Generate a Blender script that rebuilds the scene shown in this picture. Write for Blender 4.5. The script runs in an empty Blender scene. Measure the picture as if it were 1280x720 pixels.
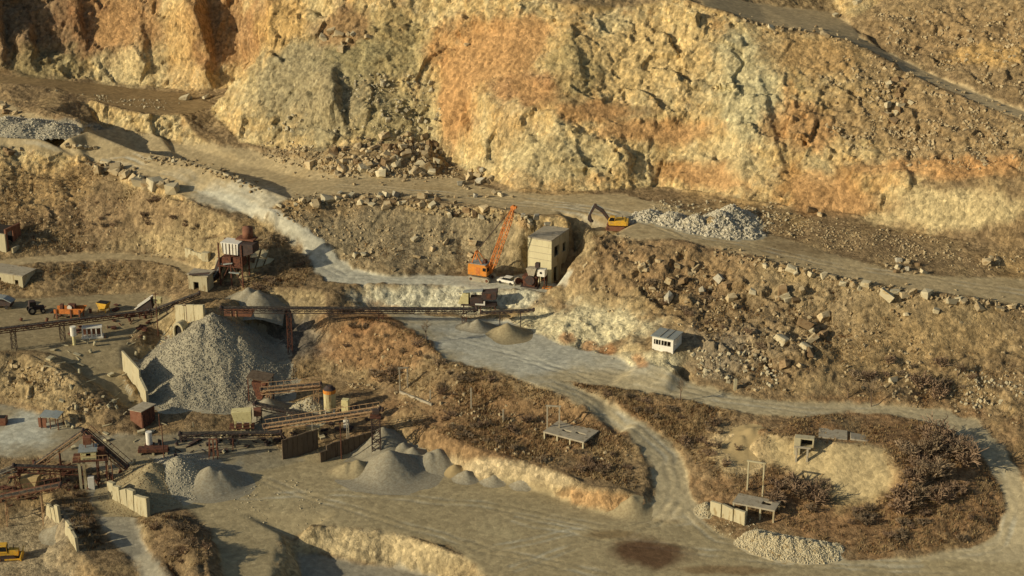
import bpy, bmesh, math, random
import numpy as np
from mathutils import Vector, Matrix
from mathutils.geometry import delaunay_2d_cdt

random.seed(7); rng = np.random.default_rng(7)
scene = bpy.context.scene
col = scene.collection

# ------------------------------------------------------------------ camera
CAM_Z, PITCH, HFOV = 120.0, math.radians(21.0), math.radians(32.0)
cam = bpy.data.cameras.new('camera'); cam_ob = bpy.data.objects.new('camera', cam)
col.objects.link(cam_ob); scene.camera = cam_ob
cam_ob.location = (0, 0, CAM_Z); cam_ob.rotation_euler = (math.pi/2 - PITCH, 0, 0)
cam.sensor_width = 36; cam.lens = 18/math.tan(HFOV/2); cam.clip_start = 1; cam.clip_end = 12000

# ------------------------------------------------------------------ light
SUN_EL, SUN_TRAVEL = math.radians(20.0), math.radians(21.0)   # travel: direction the light runs over the ground, from +X towards +Y
w = bpy.data.worlds.new('World'); scene.world = w; w.use_nodes = True
nt = w.node_tree; nt.nodes.clear()
sky = nt.nodes.new('ShaderNodeTexSky'); sky.sky_type = 'NISHITA'; sky.sun_disc = False
sky.sun_elevation = SUN_EL
sun_to = Vector((-math.cos(SUN_TRAVEL)*math.cos(SUN_EL), -math.sin(SUN_TRAVEL)*math.cos(SUN_EL), math.sin(SUN_EL)))
sky.sun_rotation = math.atan2(sun_to.x, sun_to.y)
sky.air_density = 1.0; sky.dust_density = 1.2; sky.ozone_density = 0.6
bg = nt.nodes.new('ShaderNodeBackground'); bg.inputs['Strength'].default_value = 0.085
out = nt.nodes.new('ShaderNodeOutputWorld')
nt.links.new(sky.outputs[0], bg.inputs[0]); nt.links.new(bg.outputs[0], out.inputs[0])
sl = bpy.data.lights.new('sun', 'SUN'); sl.energy = 4.8; sl.angle = math.radians(0.55); sl.color = (1.0, 0.88, 0.67)
so = bpy.data.objects.new('sun', sl); col.objects.link(so)
so.rotation_euler = sun_to.to_track_quat('Z', 'Y').to_euler(); so.location = (-200, 100, 200)
vs = scene.view_settings
vs.view_transform = 'Standard'; vs.look = 'None'; vs.exposure = -0.14; vs.gamma = 1.0; vs.use_curve_mapping = False

# ------------------------------------------------------------------ surveying helpers
F = 640/math.tan(HFOV/2); CP, SP = math.cos(PITCH), math.sin(PITCH)
def ray(px, py):
    u, v = (px-640)/F, -(py-360)/F
    return Vector((u, CP + v*SP, -SP + v*CP))
def at(px, py, z):
    d = ray(px, py); t = (z-CAM_Z)/d.z
    return Vector((d.x*t, d.y*t, z))
def lin(c): return tuple(((x/255)/12.92 if x/255 < .04045 else ((x/255+.055)/1.055)**2.4) for x in c)

# ------------------------------------------------------------------ noise
_perm = rng.permutation(512)[:256]
_perm = rng.permutation(256); _perm = np.concatenate([_perm, _perm, _perm]).astype(np.int32)
_grad = rng.normal(size=(256, 3)).astype(np.float32); _grad /= np.linalg.norm(_grad, axis=1)[:, None]
from concurrent.futures import ThreadPoolExecutor
_pool = ThreadPoolExecutor(4)
def threaded(fn):
    def run(x, y, z):
        x, y, z = np.broadcast_arrays(np.asarray(x, np.float32), np.asarray(y, np.float32), np.asarray(z, np.float32)); sh = x.shape
        if x.size < 20000: return fn(x, y, z)
        a, b, c = x.ravel(), y.ravel(), z.ravel(); cut = np.linspace(0, a.size, 25).astype(int)
        parts_ = list(_pool.map(lambda k: fn(a[cut[k]:cut[k+1]], b[cut[k]:cut[k+1]], c[cut[k]:cut[k+1]]), range(24)))
        if isinstance(parts_[0], tuple): return tuple(np.concatenate(q).reshape(sh) for q in zip(*parts_))
        return np.concatenate(parts_).reshape(sh)
    return run
@threaded
def noise(x, y, z):
    x = np.asarray(x, np.float32); y = np.asarray(y, np.float32); z = np.asarray(z, np.float32) + np.zeros_like(x)
    xi, yi, zi = np.floor(x).astype(np.int32), np.floor(y).astype(np.int32), np.floor(z).astype(np.int32)
    xf, yf, zf = x-xi, y-yi, z-zi
    xi &= 255; yi &= 255; zi &= 255
    fu, fv, fw = [a*a*a*(a*(a*6-15)+10) for a in (xf, yf, zf)]
    r = 0
    for dx in (0, 1):
        wx = fu if dx else 1-fu
        for dy in (0, 1):
            wy = fv if dy else 1-fv
            h2 = _perm[_perm[xi+dx]+yi+dy]
            for dz in (0, 1):
                g = _grad[_perm[h2+zi+dz]]
                r = r + wx*wy*(fw if dz else 1-fw)*(g[..., 0]*(xf-dx)+g[..., 1]*(yf-dy)+g[..., 2]*(zf-dz))
    return r*1.6
def fbm(x, y, z, f, octv=4, gain=.5, ridged=False):
    s = 0; a = 1; tot = 0
    for o in range(octv):
        n = noise(x*f+17.3*o, y*f+5.1*o, np.asarray(z)*f+9.7*o)
        s = s + a*((1-2*np.abs(n)) if ridged else n); tot += a; a *= gain; f *= 2.03
    return s/tot
_feat = rng.random((256, 3)).astype(np.float32)
@threaded
def worley(x, y, z):
    """distance to nearest, to second nearest cell point, random id of the nearest"""
    x = np.asarray(x, np.float32); y = np.asarray(y, np.float32); z = np.asarray(z, np.float32)
    xi, yi, zi = np.floor(x).astype(np.int32), np.floor(y).astype(np.int32), np.floor(z).astype(np.int32)
    d1 = np.full(x.shape, 9., np.float32); d2 = d1.copy(); idd = np.zeros(x.shape, np.float32); vx, vy, vz = idd.copy(), idd.copy(), idd.copy()
    for dx in (-1, 0, 1):
        for dy in (-1, 0, 1):
            for dz in (-1, 0, 1):
                h = _perm[_perm[_perm[(xi+dx) & 255]+((yi+dy) & 255)]+((zi+dz) & 255)]
                ft = _feat[h]
                ex, ey, ez = x-xi-dx-ft[..., 0], y-yi-dy-ft[..., 1], z-zi-dz-ft[..., 2]; d = ex*ex+ey*ey+ez*ez
                m = d < d1; vx = np.where(m, ex, vx); vy = np.where(m, ey, vy); vz = np.where(m, ez, vz)
                d2 = np.where(m, d1, np.minimum(d2, d)); idd = np.where(m, h/255., idd); d1 = np.where(m, d, d1)
    return np.sqrt(d1), np.sqrt(d2), idd, vx, vy, vz
def facet(w_, tilt, step):
    """broken planes: every joint block is a plane tilted its own way"""
    d1, d2, i_, vx, vy, vz = w_; return tilt*(np.cos(i_*97.)*vx+np.sin(i_*61.)*vz+.5*np.sin(i_*131.)*vy)+step*(i_-.5)
def sstep(a, b, x): t = np.clip((x-a)/(b-a), 0, 1); return t*t*(3-2*t)

# ------------------------------------------------------------------ survey lines: (px, py, z) crest and toe lines of the quarry
def solve(px, py, toe, s):
    """crest seen at (px,py) of a face with gradient s that rises behind the toe point"""
    d = ray(px, py); t = (CAM_Z-toe.z+s*toe.y)/(s*d.y-d.z)
    return Vector((d.x*t, d.y*t, CAM_Z+d.z*t))
LINES = []
def L(*pts): LINES.append([at(*p) for p in pts]); return LINES[-1]
def up(toe, pts, s):
    """a crest line: each point (px,py[,slope]) rises behind the toe line's nearest point in px"""
    res = []
    for p in pts:
        sl_ = p[2] if len(p) > 2 else s
        d = ray(p[0], p[1]); best = None
        for a, b in zip(toe[:-1], toe[1:]):
            ka, kb = a.x/a.y, b.x/b.y; k = d.x/d.y
            if (ka-k)*(kb-k) <= 0 and ka != kb:
                best = a.lerp(b, (k-ka)/(kb-ka))
        if best is None: best = min(toe, key=lambda q: abs(q.x/q.y-d.x/d.y))
        res.append(solve(p[0], p[1], best, sl_))
    LINES.append(res); return res

# main cliff toe, right of the rubble heap
toe_r = L((560, 205, 0), (600, 222, .5), (640, 238, .5), (700, 241, .5), (760, 240, .5), (820, 236, .8), (880, 242, 1), (930, 252, 1.2),
          (1000, 262, 1.2), (1050, 268, 1), (1100, 276, .8), (1150, 287, .5), (1200, 298, .2), (1280, 312, 0), (1450, 335, -1))
face_r = up(toe_r, [(960, 150, 1.0), (1000, 190, .95), (1040, 215, 1.1), (1100, 222, 1.4), (1150, 232, 1.7), (1200, 236, 1.7), (1280, 238, 1.8), (1450, 250, 1.8)], 1.6)
mid_r = up(face_r, [(960, 85, 1.1), (1000, 110, .95), (1050, 130, .9), (1100, 195, .7), (1160, 205, .8), (1220, 208, .8), (1290, 205, .8), (1450, 220, .8)], .8)
road_lo = up(mid_r, [(880, 7, .95), (920, 20, .95), (960, 31, .85), (1010, 39, .85), (1050, 48, .8), (1090, 68, .75), (1130, 91, .72), (1180, 113, .7), (1230, 133, .7), (1285, 153, .7), (1450, 215, .7)], .8)
def level(src, pts):
    res = []
    for p in pts:
        d = ray(p[0], p[1]); k = d.x/d.y
        q = min(src, key=lambda a: abs(a.x/a.y-k))
        ks = sorted(src, key=lambda a: a.x/a.y)
        z = float(np.interp(k, [a.x/a.y for a in ks], [a.z for a in ks]))
        res.append(at(p[0], p[1], z+(p[2] if len(p) > 2 else 0)))
    LINES.append(res); return res
road_hi = level(road_lo, [(870, -10, .2), (900, -6, .2), (950, 6, .2), (1040, 15, .2), (1062, 30, .2), (1075, 48, .2), (1110, 66, .2), (1150, 86, .2), (1200, 108, .2), (1285, 141, .2), (1450, 200, .2)])
top_rr = up(road_hi, [(870, -32, .25), (950, -45, .5), (1040, -50), (1110, -55, .6), (1200, -60, .6), (1285, -65, .65), (1450, -65, .7)], .7)
# main face from the middle to the top of the frame
face_m = up(toe_r, [(560, 60, 1.6), (590, 100, 1.5), (620, 130, 1.3), (700, 140, 1.4), (780, 155, 1.45), (860, 140, 1.35), (920, 130, 1.25)], 1.3)
face_m2 = up(face_m, [(560, 20, 1.2), (640, 75, .9), (700, 118, .75), (780, 130, .75), (850, 90, 1.1), (900, 60, 1.15)], 1.0)
face_m3 = up(face_m2, [(560, -40, 1.1), (640, -10, 1.1), (720, 10, 1.1), (790, 8, 1.1), (840, -2, 1.15)], 1.1)
top_m = up(face_m3, [(560, -110, 1.2), (640, -80, 1.0), (720, -30, .5), (800, -28, .25), (850, -30, .25)], 1.2)
# rubble-heap bay
toe_m = L((300, 178, .5), (330, 183, .3), (375, 186, 1.2), (430, 184, 3.4), (480, 176, 5), (530, 178, 4.2), (560, 205, .6))
L((370, 204, -.6), (400, 212, -.4), (440, 222, -.1), (500, 225, 0), (545, 220, 0), (575, 226, .2))
f2 = up(toe_m, [(330, 105, 1.3), (370, 95, 1.25), (420, 100, 1.2), (470, 95, 1.3), (520, 85, 1.5)], 1.2)
f3 = up(f2, [(335, 60, 1.0), (380, 60, .8), (430, 58, .8), (480, 50, .9), (520, 45, .9)], .9)
f4 = up(f3, [(340, -60, 1.4), (400, -70, 1.3), (480, -80, 1.3)], 1.3)
# left lower face and the bench over it
toe_l = L((-200, 120, 5.8), (-60, 118, 5.8), (0, 122, 5.8), (30, 127, 5.8), (60, 137, 5.8), (98, 147, 5.8), (150, 160, 1.2), (200, 168, 1), (250, 173, .8), (300, 178, .5))
cr_l = L((-200, 100, 8.6), (-60, 100, 8.5), (0, 103, 8.3), (35, 108, 8), (70, 113, 7.2), (105, 122, 6.2), (135, 134, 5.4), (180, 143, 4.8), (230, 145, 4.4), (262, 138, 4.7), (290, 124, 5.6), (318, 112, 7))
back_l = level(cr_l, [(-200, 85, .6), (-60, 88, .6), (0, 92, .6), (60, 97, .6), (120, 103, .6), (180, 110, .6), (240, 116, .6), (285, 112, .8)])
cl1 = up(back_l, [(-200, 30, 1.2), (-60, 30, 1.2), (0, 30, 1.2), (50, 62, .9), (110, 55, 1.3), (170, 60, 1.6), (230, 80, 1.4), (270, 80, 1.4), (300, 80, 1.4)], 1.3)
cl2 = up(cl1, [(-200, -40, 1.3), (-60, -40, 1.3), (0, -40, 1.5), (60, 10, 1.5), (130, 0, 1.4), (200, -5, 1.5), (258, 0, 1.5), (300, -5, 1.6)], 1.4)
cl3 = up(cl2, [(-200, -110), (-60, -110), (0, -110), (60, -100), (130, -110), (200, -110), (258, -105), (300, -110)], 1.2)

# haul bench: front crest line
L((-200, 180, .3), (-60, 184, .3), (0, 189, .2), (60, 196, 0), (110, 204, 0), (150, 213, 0), (190, 228, -.4), (215, 240, -1), (250, 258, -2), (290, 277, -4))
L((-200, 166, 5.2), (0, 169, 5.2), (50, 171, 5.2), (85, 171, 5.3), (108, 163, 5.6), (106, 154, 5.8), (98, 147, 5.8))
L((-200, 182, .4), (0, 184, .3), (60, 188, .2), (98, 188, .2), (116, 182, 0), (121, 168, 0), (128, 160, .6))
L((172, 189, 2.2), (222, 197, 2.8), (256, 206, 3.0), (290, 218, 2.6), (330, 235, 1.0))
L((178, 194, -2.4), (226, 205, -3.2), (260, 214, -3.5), (295, 227, -3.5), (340, 242, -1.8))
L((200, 184, -2.4), (330, 211, -3.0), (390, 226, -1.8), (430, 222, -.2), (560, 235, 0), (660, 252, 0))
cr_b = L((340, 264, -1.2), (372, 251, -.2), (420, 246, 0), (500, 250, 0), (560, 255, 0), (620, 262, 0), (648, 270, 0), (656, 273, 0), (712, 275, 0), (732, 279, 0), (742, 292, 0), (770, 293, 0), (800, 298, 0),
         (850, 303, 0), (900, 313, -.4), (950, 324, -.8), (1000, 337, -1.3), (1060, 351, -2), (1120, 363, -2.5), (1180, 371, -3), (1240, 379, -3.6), (1290, 385, -4), (1450, 410, -5))
L((840, 270, .2), (950, 290, -.3), (1050, 318, -1.2), (1120, 335, -1.8), (1280, 345, -2.8), (1450, 365, -4))
L((700, 265, 0), (800, 275, 0), (850, 285, 0))
# ramp road down to the crane level
L((240, 236, -.6), (300, 262, -2.6), (345, 288, -5), (378, 312, -8), (392, 334, -10))
L((330, 262, -1.6), (372, 283, -3.8), (412, 312, -7.5), (440, 338, -10.6))
toe_b = L((440, 338, -10.6), (480, 347, -11), (540, 344, -11), (590, 340, -11), (640, 341, -11), (652, 340, -11), (660, 336, -11), (718, 338, -11), (724, 350, -11))
L((724, 350, -11), (737, 332, -8), (743, 306, -3), (742, 292, 0))
L((392, 334, -10), (420, 352, -11), (450, 354, -11), (540, 353, -11), (600, 361, -11), (650, 361, -10.8), (684, 370, -11), (720, 384, -11.4), (760, 394, -11.6), (800, 412, -12))
L((470, 383, -14.6), (540, 393, -15), (600, 398, -15), (640, 403, -15), (676, 418, -15), (702, 431, -15), (760, 441, -15), (792, 456, -15.2), (842, 469, -15.5))
# cabin ledge
L((800, 412, -12), (816, 434, -12), (842, 442, -12), (872, 438, -12), (866, 420, -10.8), (842, 405, -10.2), (815, 402, -10.8), (800, 412, -12))
L((792, 428, -12.4), (820, 446, -12.6), (842, 455, -13))
# right hillside toe = upper edge of the lower road
toe_s = L((842, 469, -15.5), (862, 478, -15.7), (900, 490, -15.9), (940, 497, -16), (1000, 502, -16.2), (1060, 504, -16.3), (1120, 506, -16.4), (1180, 512, -16.8), (1225, 527, -17.4), (1262, 560, -18.6),
          (1285, 600, -20), (1292, 640, -22), (1300, 690, -24.5), (1340, 730, -25.5), (1450, 800, -26))
L((1060, 420, -9.5), (1120, 430, -9.6), (1200, 436, -9.9), (1290, 455, -11), (1450, 490, -13))
L((870, 400, -9), (930, 430, -10.8), (985, 440, -10.5), (1030, 470, -13))
L((750, 330, -4), (800, 335, -4), (860, 350, -5.2), (920, 375, -7), (980, 385, -7))
# lower road, its outer (near) edge, and the yard rim
rim = L((410, 398, -13.4), (455, 398, -13), (500, 410, -13), (530, 428, -13.8), (556, 452, -14.9), (610, 464, -15), (650, 475, -15.1), (686, 489, -15.4))
L((700, 474, -15.4), (760, 484, -15.6), (830, 494, -15.9), (900, 508, -16.2), (950, 519, -16.4), (1000, 520, -16.4), (1060, 514, -16.6), (1120, 519, -16.8), (1170, 528, -17.2),
  (1205, 545, -17.9), (1232, 570, -18.9), (1252, 605, -20.6), (1262, 640, -22.4), (1250, 668, -23.9), (1215, 686, -25), (1150, 699, -25.7), (1080, 702, -26), (1000, 692, -26), (930, 680, -26))
# branch road
L((686, 489, -15.4), (735, 512, -17), (780, 540, -18.8), (806, 566, -20.6), (818, 592, -22.2), (820, 620, -24), (800, 648, -25.6))
L((700, 474, -15.4), (752, 500, -16.8), (800, 525, -18.4), (836, 552, -20.3), (860, 590, -22.4), (868, 625, -24.4), (880, 655, -25.8))
# bank at the back of the bottom yard
L((800, 648, -25.6), (765, 643, -26), (720, 632, -26), (690, 618, -26), (650, 606, -26), (600, 600, -26), (552, 578, -26), (505, 565, -26), (440, 574, -26))
bank = L((806, 622, -23.2), (770, 614, -22.8), (740, 610, -22.6), (700, 592, -22.2), (650, 578, -22), (600, 566, -22), (555, 550, -22), (520, 543, -23.2), (490, 540, -24.2), (445, 552, -25.2))
L((545, 500, -19), (620, 512, -19), (700, 520, -19), (770, 545, -20.3))
L((540, 530, -20.8), (640, 545, -21), (740, 575, -21.6), (800, 590, -22))
# loop island
L((870, 560, -20.5), (900, 545, -18.6), (960, 536, -16.7), (1040, 534, -16.5), (1120, 545, -16.9), (1170, 560, -18), (1210, 600, -20))
L((885, 600, -22.4), (940, 602, -22), (1000, 618, -22.8), (1060, 634, -23.4), (1100, 636, -23.2), (1180, 630, -22), (1230, 640, -22.6))
L((890, 640, -25), (940, 645, -24.6), (1000, 655, -24.6), (1080, 672, -24.8), (1150, 682, -25), (1210, 675, -24.6))
L((945, 551, -17.6), (968, 545, -16.8), (1000, 548, -16.7), (1040, 552, -16.7), (1085, 558, -17), (1112, 566, -17.6), (1125, 590, -18.8))
L((938, 566, -20), (968, 585, -21.2), (1010, 602, -22), (1050, 622, -22.9), (1090, 626, -22.8), (1118, 606, -20.6))
# bottom yard and pit
L((560, 640, -26), (700, 660, -26), (850, 690, -26), (1000, 715, -26.2), (1200, 735, -26.3))
L((352, 668, -26.4), (385, 662, -26.2), (430, 659, -26.1), (480, 664, -26.1), (520, 672, -26.1), (560, 684, -26.2), (590, 702, -26.3), (612, 725, -26.4), (620, 760, -26.5))
L((368, 676, -28), (392, 690, -30), (440, 702, -30.4), (500, 710, -30.6), (545, 722, -30.8), (560, 760, -31))
L((352, 668, -26.4), (345, 700, -26.6), (340, 730, -26.8), (330, 780, -27))
L((368, 676, -28), (372, 700, -30), (380, 740, -31), (390, 800, -31))
L((300, 640, -26.2), (420, 640, -26), (640, 720, -26.3))
# plant level left of the hill
L((330, 455, -21), (400, 432, -18.4), (430, 418, -15.8))
L((345, 480, -22.6), (400, 470, -21.8), (480, 478, -20.6), (545, 500, -19))
L((300, 395, -15), (345, 405, -18), (380, 405, -17), (410, 398, -13.4))
L((340, 425, -20.5), (320, 470, -22.6), (300, 520, -23.5), (320, 545, -25), (380, 575, -26))
L((480, 520, -22.6), (420, 530, -23.6), (350, 535, -24.4), (250, 540, -24.6), (190, 545, -24.4))
L((180, 505, -23), (200, 520, -23.4), (240, 525, -23.4)); L((198, 432, -19.6), (186, 455, -21.6), (188, 480, -22.6), (192, 500, -23.2)); L((215, 425, -19), (235, 405, -15), (262, 392, -12.5))
# conveyor mound left of the ramp road
L((262, 345, -13.2), (280, 354, -13.3), (300, 355, -13), (312, 348, -12.2)); L((256, 335, -12.4), (276, 322, -9.6), (296, 300, -6.4)); L((308, 338, -10.4), (310, 318, -7.8), (318, 303, -7.0), (345, 294, -6.2), (372, 312, -8.3), (392, 340, -10.4))
L((300, 376, -14), (335, 362, -12.4), (380, 362, -11.6), (410, 365, -11.6))
L((250, 300, -8), (290, 292, -6), (300, 282, -4.6))
L((262, 362, -13.8), (240, 372, -13.6), (225, 378, -12.4), (262, 383, -11.5), (300, 376, -14))
# left terraces
L((-200, 330, -13.5), (0, 325, -13.2), (60, 319, -13), (130, 316, -12.9), (190, 317, -12.9), (235, 328, -13), (262, 345, -13.2))
L((-200, 340, -13.8), (0, 334, -13.5), (60, 327, -13.2), (130, 323, -13.1), (185, 325, -13.1), (225, 338, -13.3), (250, 352, -13.5))
L((-200, 240, -4.5), (0, 240, -4.6), (40, 225, -3), (90, 250, -5.5), (160, 262, -5.8), (220, 280, -6.5), (260, 300, -8.5))
L((-200, 370, -16.6), (0, 368, -16.8), (60, 370, -17), (120, 366, -17), (180, 362, -16.6), (220, 362, -15.6))
L((-200, 440, -17.2), (-60, 442, -17.2), (30, 441, -17.2), (60, 453, -17.3), (95, 476, -18.6), (130, 503, -21), (155, 522, -23))
L((45, 439, -17.6), (75, 446, -18.3), (115, 474, -20.4), (150, 502, -22.8), (180, 520, -23.6))
L((85, 436, -17.6), (125, 452, -19), (152, 478, -21), (165, 498, -22.5))
L((110, 432, -17.6), (150, 436, -18), (190, 405, -17.4), (222, 398, -16.6), (240, 392, -15.5), (262, 383, -11.5))
L((-200, 500, -23.8), (0, 500, -23.6), (40, 512, -23.6), (90, 530, -24), (130, 540, -24.4), (190, 545, -24.4))
L((-200, 570, -25.2), (0, 570, -25.2), (60, 570, -25), (130, 585, -25.4), (150, 600, -25.8), (190, 640, -26), (240, 630, -26), (300, 640, -26.2))
# bottom left
L((60, 612, -25.6), (72, 640, -26), (85, 668, -26.6), (100, 690, -27), (130, 715, -27.6), (160, 750, -28.5))
L((50, 618, -27), (60, 650, -29), (80, 682, -29.2), (60, 690, -29.4), (0, 650, -28.6), (-200, 650, -28.6))
L((0, 615, -26.4), (50, 618, -27)); L((-200, 615, -26.4), (0, 615, -26.4))
L((100, 600, -25.8), (120, 640, -26.4), (140, 675, -27.2), (165, 700, -27.8), (200, 745, -28.8))
L((130, 600, -25.9), (165, 645, -26.5), (185, 690, -27.6), (220, 730, -28.4))
L((178, 650, -25.6), (205, 650, -24.6), (240, 668, -24.6), (252, 700, -24.8), (262, 740, -25))
L((192, 690, -26.4), (225, 735, -26.4)); L((225, 645, -26), (262, 665, -26.2), (276, 700, -26.4), (285, 740, -26.6), (300, 800, -27))
L((0, 700, -29.6), (60, 705, -29), (100, 705, -28.2), (120, 740, -29), (140, 800, -30)); L((-200, 720, -30), (0, 800, -31))
# beyond the frame
L((-200, 900, -32), (200, 900, -31), (640, 900, -29), (1100, 880, -28), (1450, 900, -28))
far = [(-3500, -800, -30), (0, -800, -45), (3500, -800, -30), (-3500, 250, -10), (3500, 250, -15), (-3500, 4500, 90), (0, 4500, 110), (3500, 4500, 90),
       (-600, 700, 66), (0, 640, 68), (600, 700, 64), (-300, 560, 62), (-120, 540, 63), (0, 520, 62), (120, 520, 60), (300, 540, 62), (-260, 180, -28), (260, 180, -28), (0, 120, -34),
       (-330, 420, 5), (330, 380, 10), (-300, 330, -14), (300, 300, -14)]

# ------------------------------------------------------------------ triangulated survey -> height grid
pts2, zs, edges = [], [], []
for ln in LINES:
    prev = None
    for v in ln:
        pts2.append(Vector((v.x, v.y))); zs.append(v.z)
        if prev is not None: edges.append((prev, len(pts2)-1))
        prev = len(pts2)-1
for f_ in far: pts2.append(Vector(f_[:2])); zs.append(f_[2])
vo, eo, fo, vmap, emap, fmap = delaunay_2d_cdt(pts2, edges, [], 0, 0.15)
V = np.array([(v.x, v.y) for v in vo]); Z = np.full(len(V), np.nan)
for i, src in enumerate(vmap):
    if src: Z[i] = np.mean([zs[j] for j in src])
bad = np.where(np.isnan(Z))[0]          # crossings of two lines: height from the lines' own ends
for i in bad:
    best = []
    for a, b in edges:
        A, B = np.array(pts2[a]), np.array(pts2[b]); d = B-A; l2 = d@d
        if l2 < 1e-9: continue
        t = np.clip(((V[i]-A)@d)/l2, 0, 1); e = np.linalg.norm(A+t*d-V[i])
        if e < .3: best.append(zs[a]+t*(zs[b]-zs[a]))
    Z[i] = np.mean(best) if best else 0
def spread_coords(fine, steps, far_lim):
    lo, hi = fine[0], fine[-1]; a = [hi]; s = steps
    while a[-1] < far_lim[1]: s *= 1.28; a.append(a[-1]+s)
    b = [lo]; s = steps
    while b[-1] > far_lim[0]: s *= 1.28; b.append(b[-1]-s)
    return np.concatenate([np.array(b[1:])[::-1], fine, np.array(a[1:])])
GS = 0.34
gx = spread_coords(np.arange(-152, 152.01, GS), GS, (-3300, 3300))
gy = spread_coords(np.concatenate([np.arange(236, 345, .38), np.arange(345, 425, .27), np.arange(425, 475, .4)]), GS, (-700, 4300))
NX, NY = len(gx), len(gy)
H = np.full((NY, NX), np.nan)
for f_ in fo:
    if len(f_) != 3: continue
    (x0, y0), (x1, y1), (x2, y2) = V[list(f_)]; z0, z1, z2 = Z[list(f_)]
    den = (y1-y2)*(x0-x2)+(x2-x1)*(y0-y2)
    if abs(den) < 1e-9: continue
    i0, i1 = np.searchsorted(gx, [min(x0, x1, x2), max(x0, x1, x2)]); j0, j1 = np.searchsorted(gy, [min(y0, y1, y2), max(y0, y1, y2)])
    if i1 <= i0 or j1 <= j0: continue
    X, Y = np.meshgrid(gx[i0:i1], gy[j0:j1])
    a = ((y1-y2)*(X-x2)+(x2-x1)*(Y-y2))/den; b = ((y2-y0)*(X-x2)+(x0-x2)*(Y-y2))/den; c = 1-a-b
    m = (a >= -1e-6) & (b >= -1e-6) & (c >= -1e-6)
    H[j0:j1, i0:i1][m] = (a*z0+b*z1+c*z2)[m]
H = np.where(np.isnan(H), 0, H)
def blur(A, n):
    for _ in range(n):
        P = np.pad(A, 1, mode='edge')
        A = (P[:-2, 1:-1]+P[2:, 1:-1]+P[1:-1, :-2]+P[1:-1, 2:]+2*A)/6
    return A
H = blur(H, 5)
GX, GY = np.meshgrid(gx, gy)
def sampleH(x, y, A=None):
    A = H if A is None else A
    x = np.asarray(x, float); y = np.asarray(y, float)
    i = np.clip(np.searchsorted(gx, x)-1, 0, NX-2); j = np.clip(np.searchsorted(gy, y)-1, 0, NY-2)
    u = np.clip((x-gx[i])/(gx[i+1]-gx[i]), 0, 1); v = np.clip((y-gy[j])/(gy[j+1]-gy[j]), 0, 1)
    return (A[j, i]*(1-u)+A[j, i+1]*u)*(1-v)+(A[j+1, i]*(1-u)+A[j+1, i+1]*u)*v
def hits(pl):
    """where the sight lines through survey pixels meet the ground"""
    res = []
    ts = np.arange(200, 640, .25)
    for (px, py) in pl:
        d = ray(px, py); x, y, z = d.x*ts, d.y*ts, CAM_Z+d.z*ts
        g = sampleH(x, y)-z; k = np.argmax(g > 0)
        if not (g > 0).any(): k = len(ts)-1
        res.append(Vector((x[k], y[k], float(sampleH(x[k], y[k])))))
    return res

# ------------------------------------------------------------------ ground zones in plan
wx_ = fbm(GX, GY, 0*GX, .12, 3)*2.2; wy_ = fbm(GX, GY, 0*GX+40, .12, 3)*2.2
wx2 = fbm(GX, GY, 0*GX+80, .5, 2)*.7
QX, QY = GX+wx_*.45+wx2, GY+wy_*.45+wx2
def polymask(pl, soft=.8, warp=True):
    P = hits(pl); X, Y = (QX, QY) if warp else (GX, GY)
    xs = [p.x for p in P]; ys = [p.y for p in P]
    i0, i1 = np.searchsorted(gx, [min(xs)-6, max(xs)+6]); j0, j1 = np.searchsorted(gy, [min(ys)-6, max(ys)+6])
    M = np.zeros(GX.shape, np.float32)
    x = X[j0:j1, i0:i1]; y = Y[j0:j1, i0:i1]; ins = np.zeros(x.shape, bool); dist = np.full(x.shape, 1e9)
    n = len(P)
    for a in range(n):
        A, B = P[a], P[(a+1) % n]
        c = ((A.y > y) != (B.y > y))
        with np.errstate(divide='ignore', invalid='ignore'):
            ins ^= c & (x < (B.x-A.x)*(y-A.y)/(B.y-A.y+1e-12)+A.x)
        dx, dy = B.x-A.x, B.y-A.y; l2 = dx*dx+dy*dy+1e-9
        t = np.clip(((x-A.x)*dx+(y-A.y)*dy)/l2, 0, 1)
        dist = np.minimum(dist, np.hypot(A.x+t*dx-x, A.y+t*dy-y))
    sd = np.where(ins, dist, -dist)
    M[j0:j1, i0:i1] = sstep(-soft, soft, sd)
    return M
def linemask(pl, width, soft=.6):
    P = hits(pl); xs = [p.x for p in P]; ys = [p.y for p in P]
    m_ = width+soft+3
    i0, i1 = np.searchsorted(gx, [min(xs)-m_, max(xs)+m_]); j0, j1 = np.searchsorted(gy, [min(ys)-m_, max(ys)+m_])
    M = np.zeros(GX.shape, np.float32); x = QX[j0:j1, i0:i1]; y = QY[j0:j1, i0:i1]; dist = np.full(x.shape, 1e9)
    for A, B in zip(P[:-1], P[1:]):
        dx, dy = B.x-A.x, B.y-A.y; l2 = dx*dx+dy*dy+1e-9
        t = np.clip(((x-A.x)*dx+(y-A.y)*dy)/l2, 0, 1)
        dist = np.minimum(dist, np.hypot(A.x+t*dx-x, A.y+t*dy-y))
    M[j0:j1, i0:i1] = sstep(width+soft, width-soft, dist)
    return M
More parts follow.
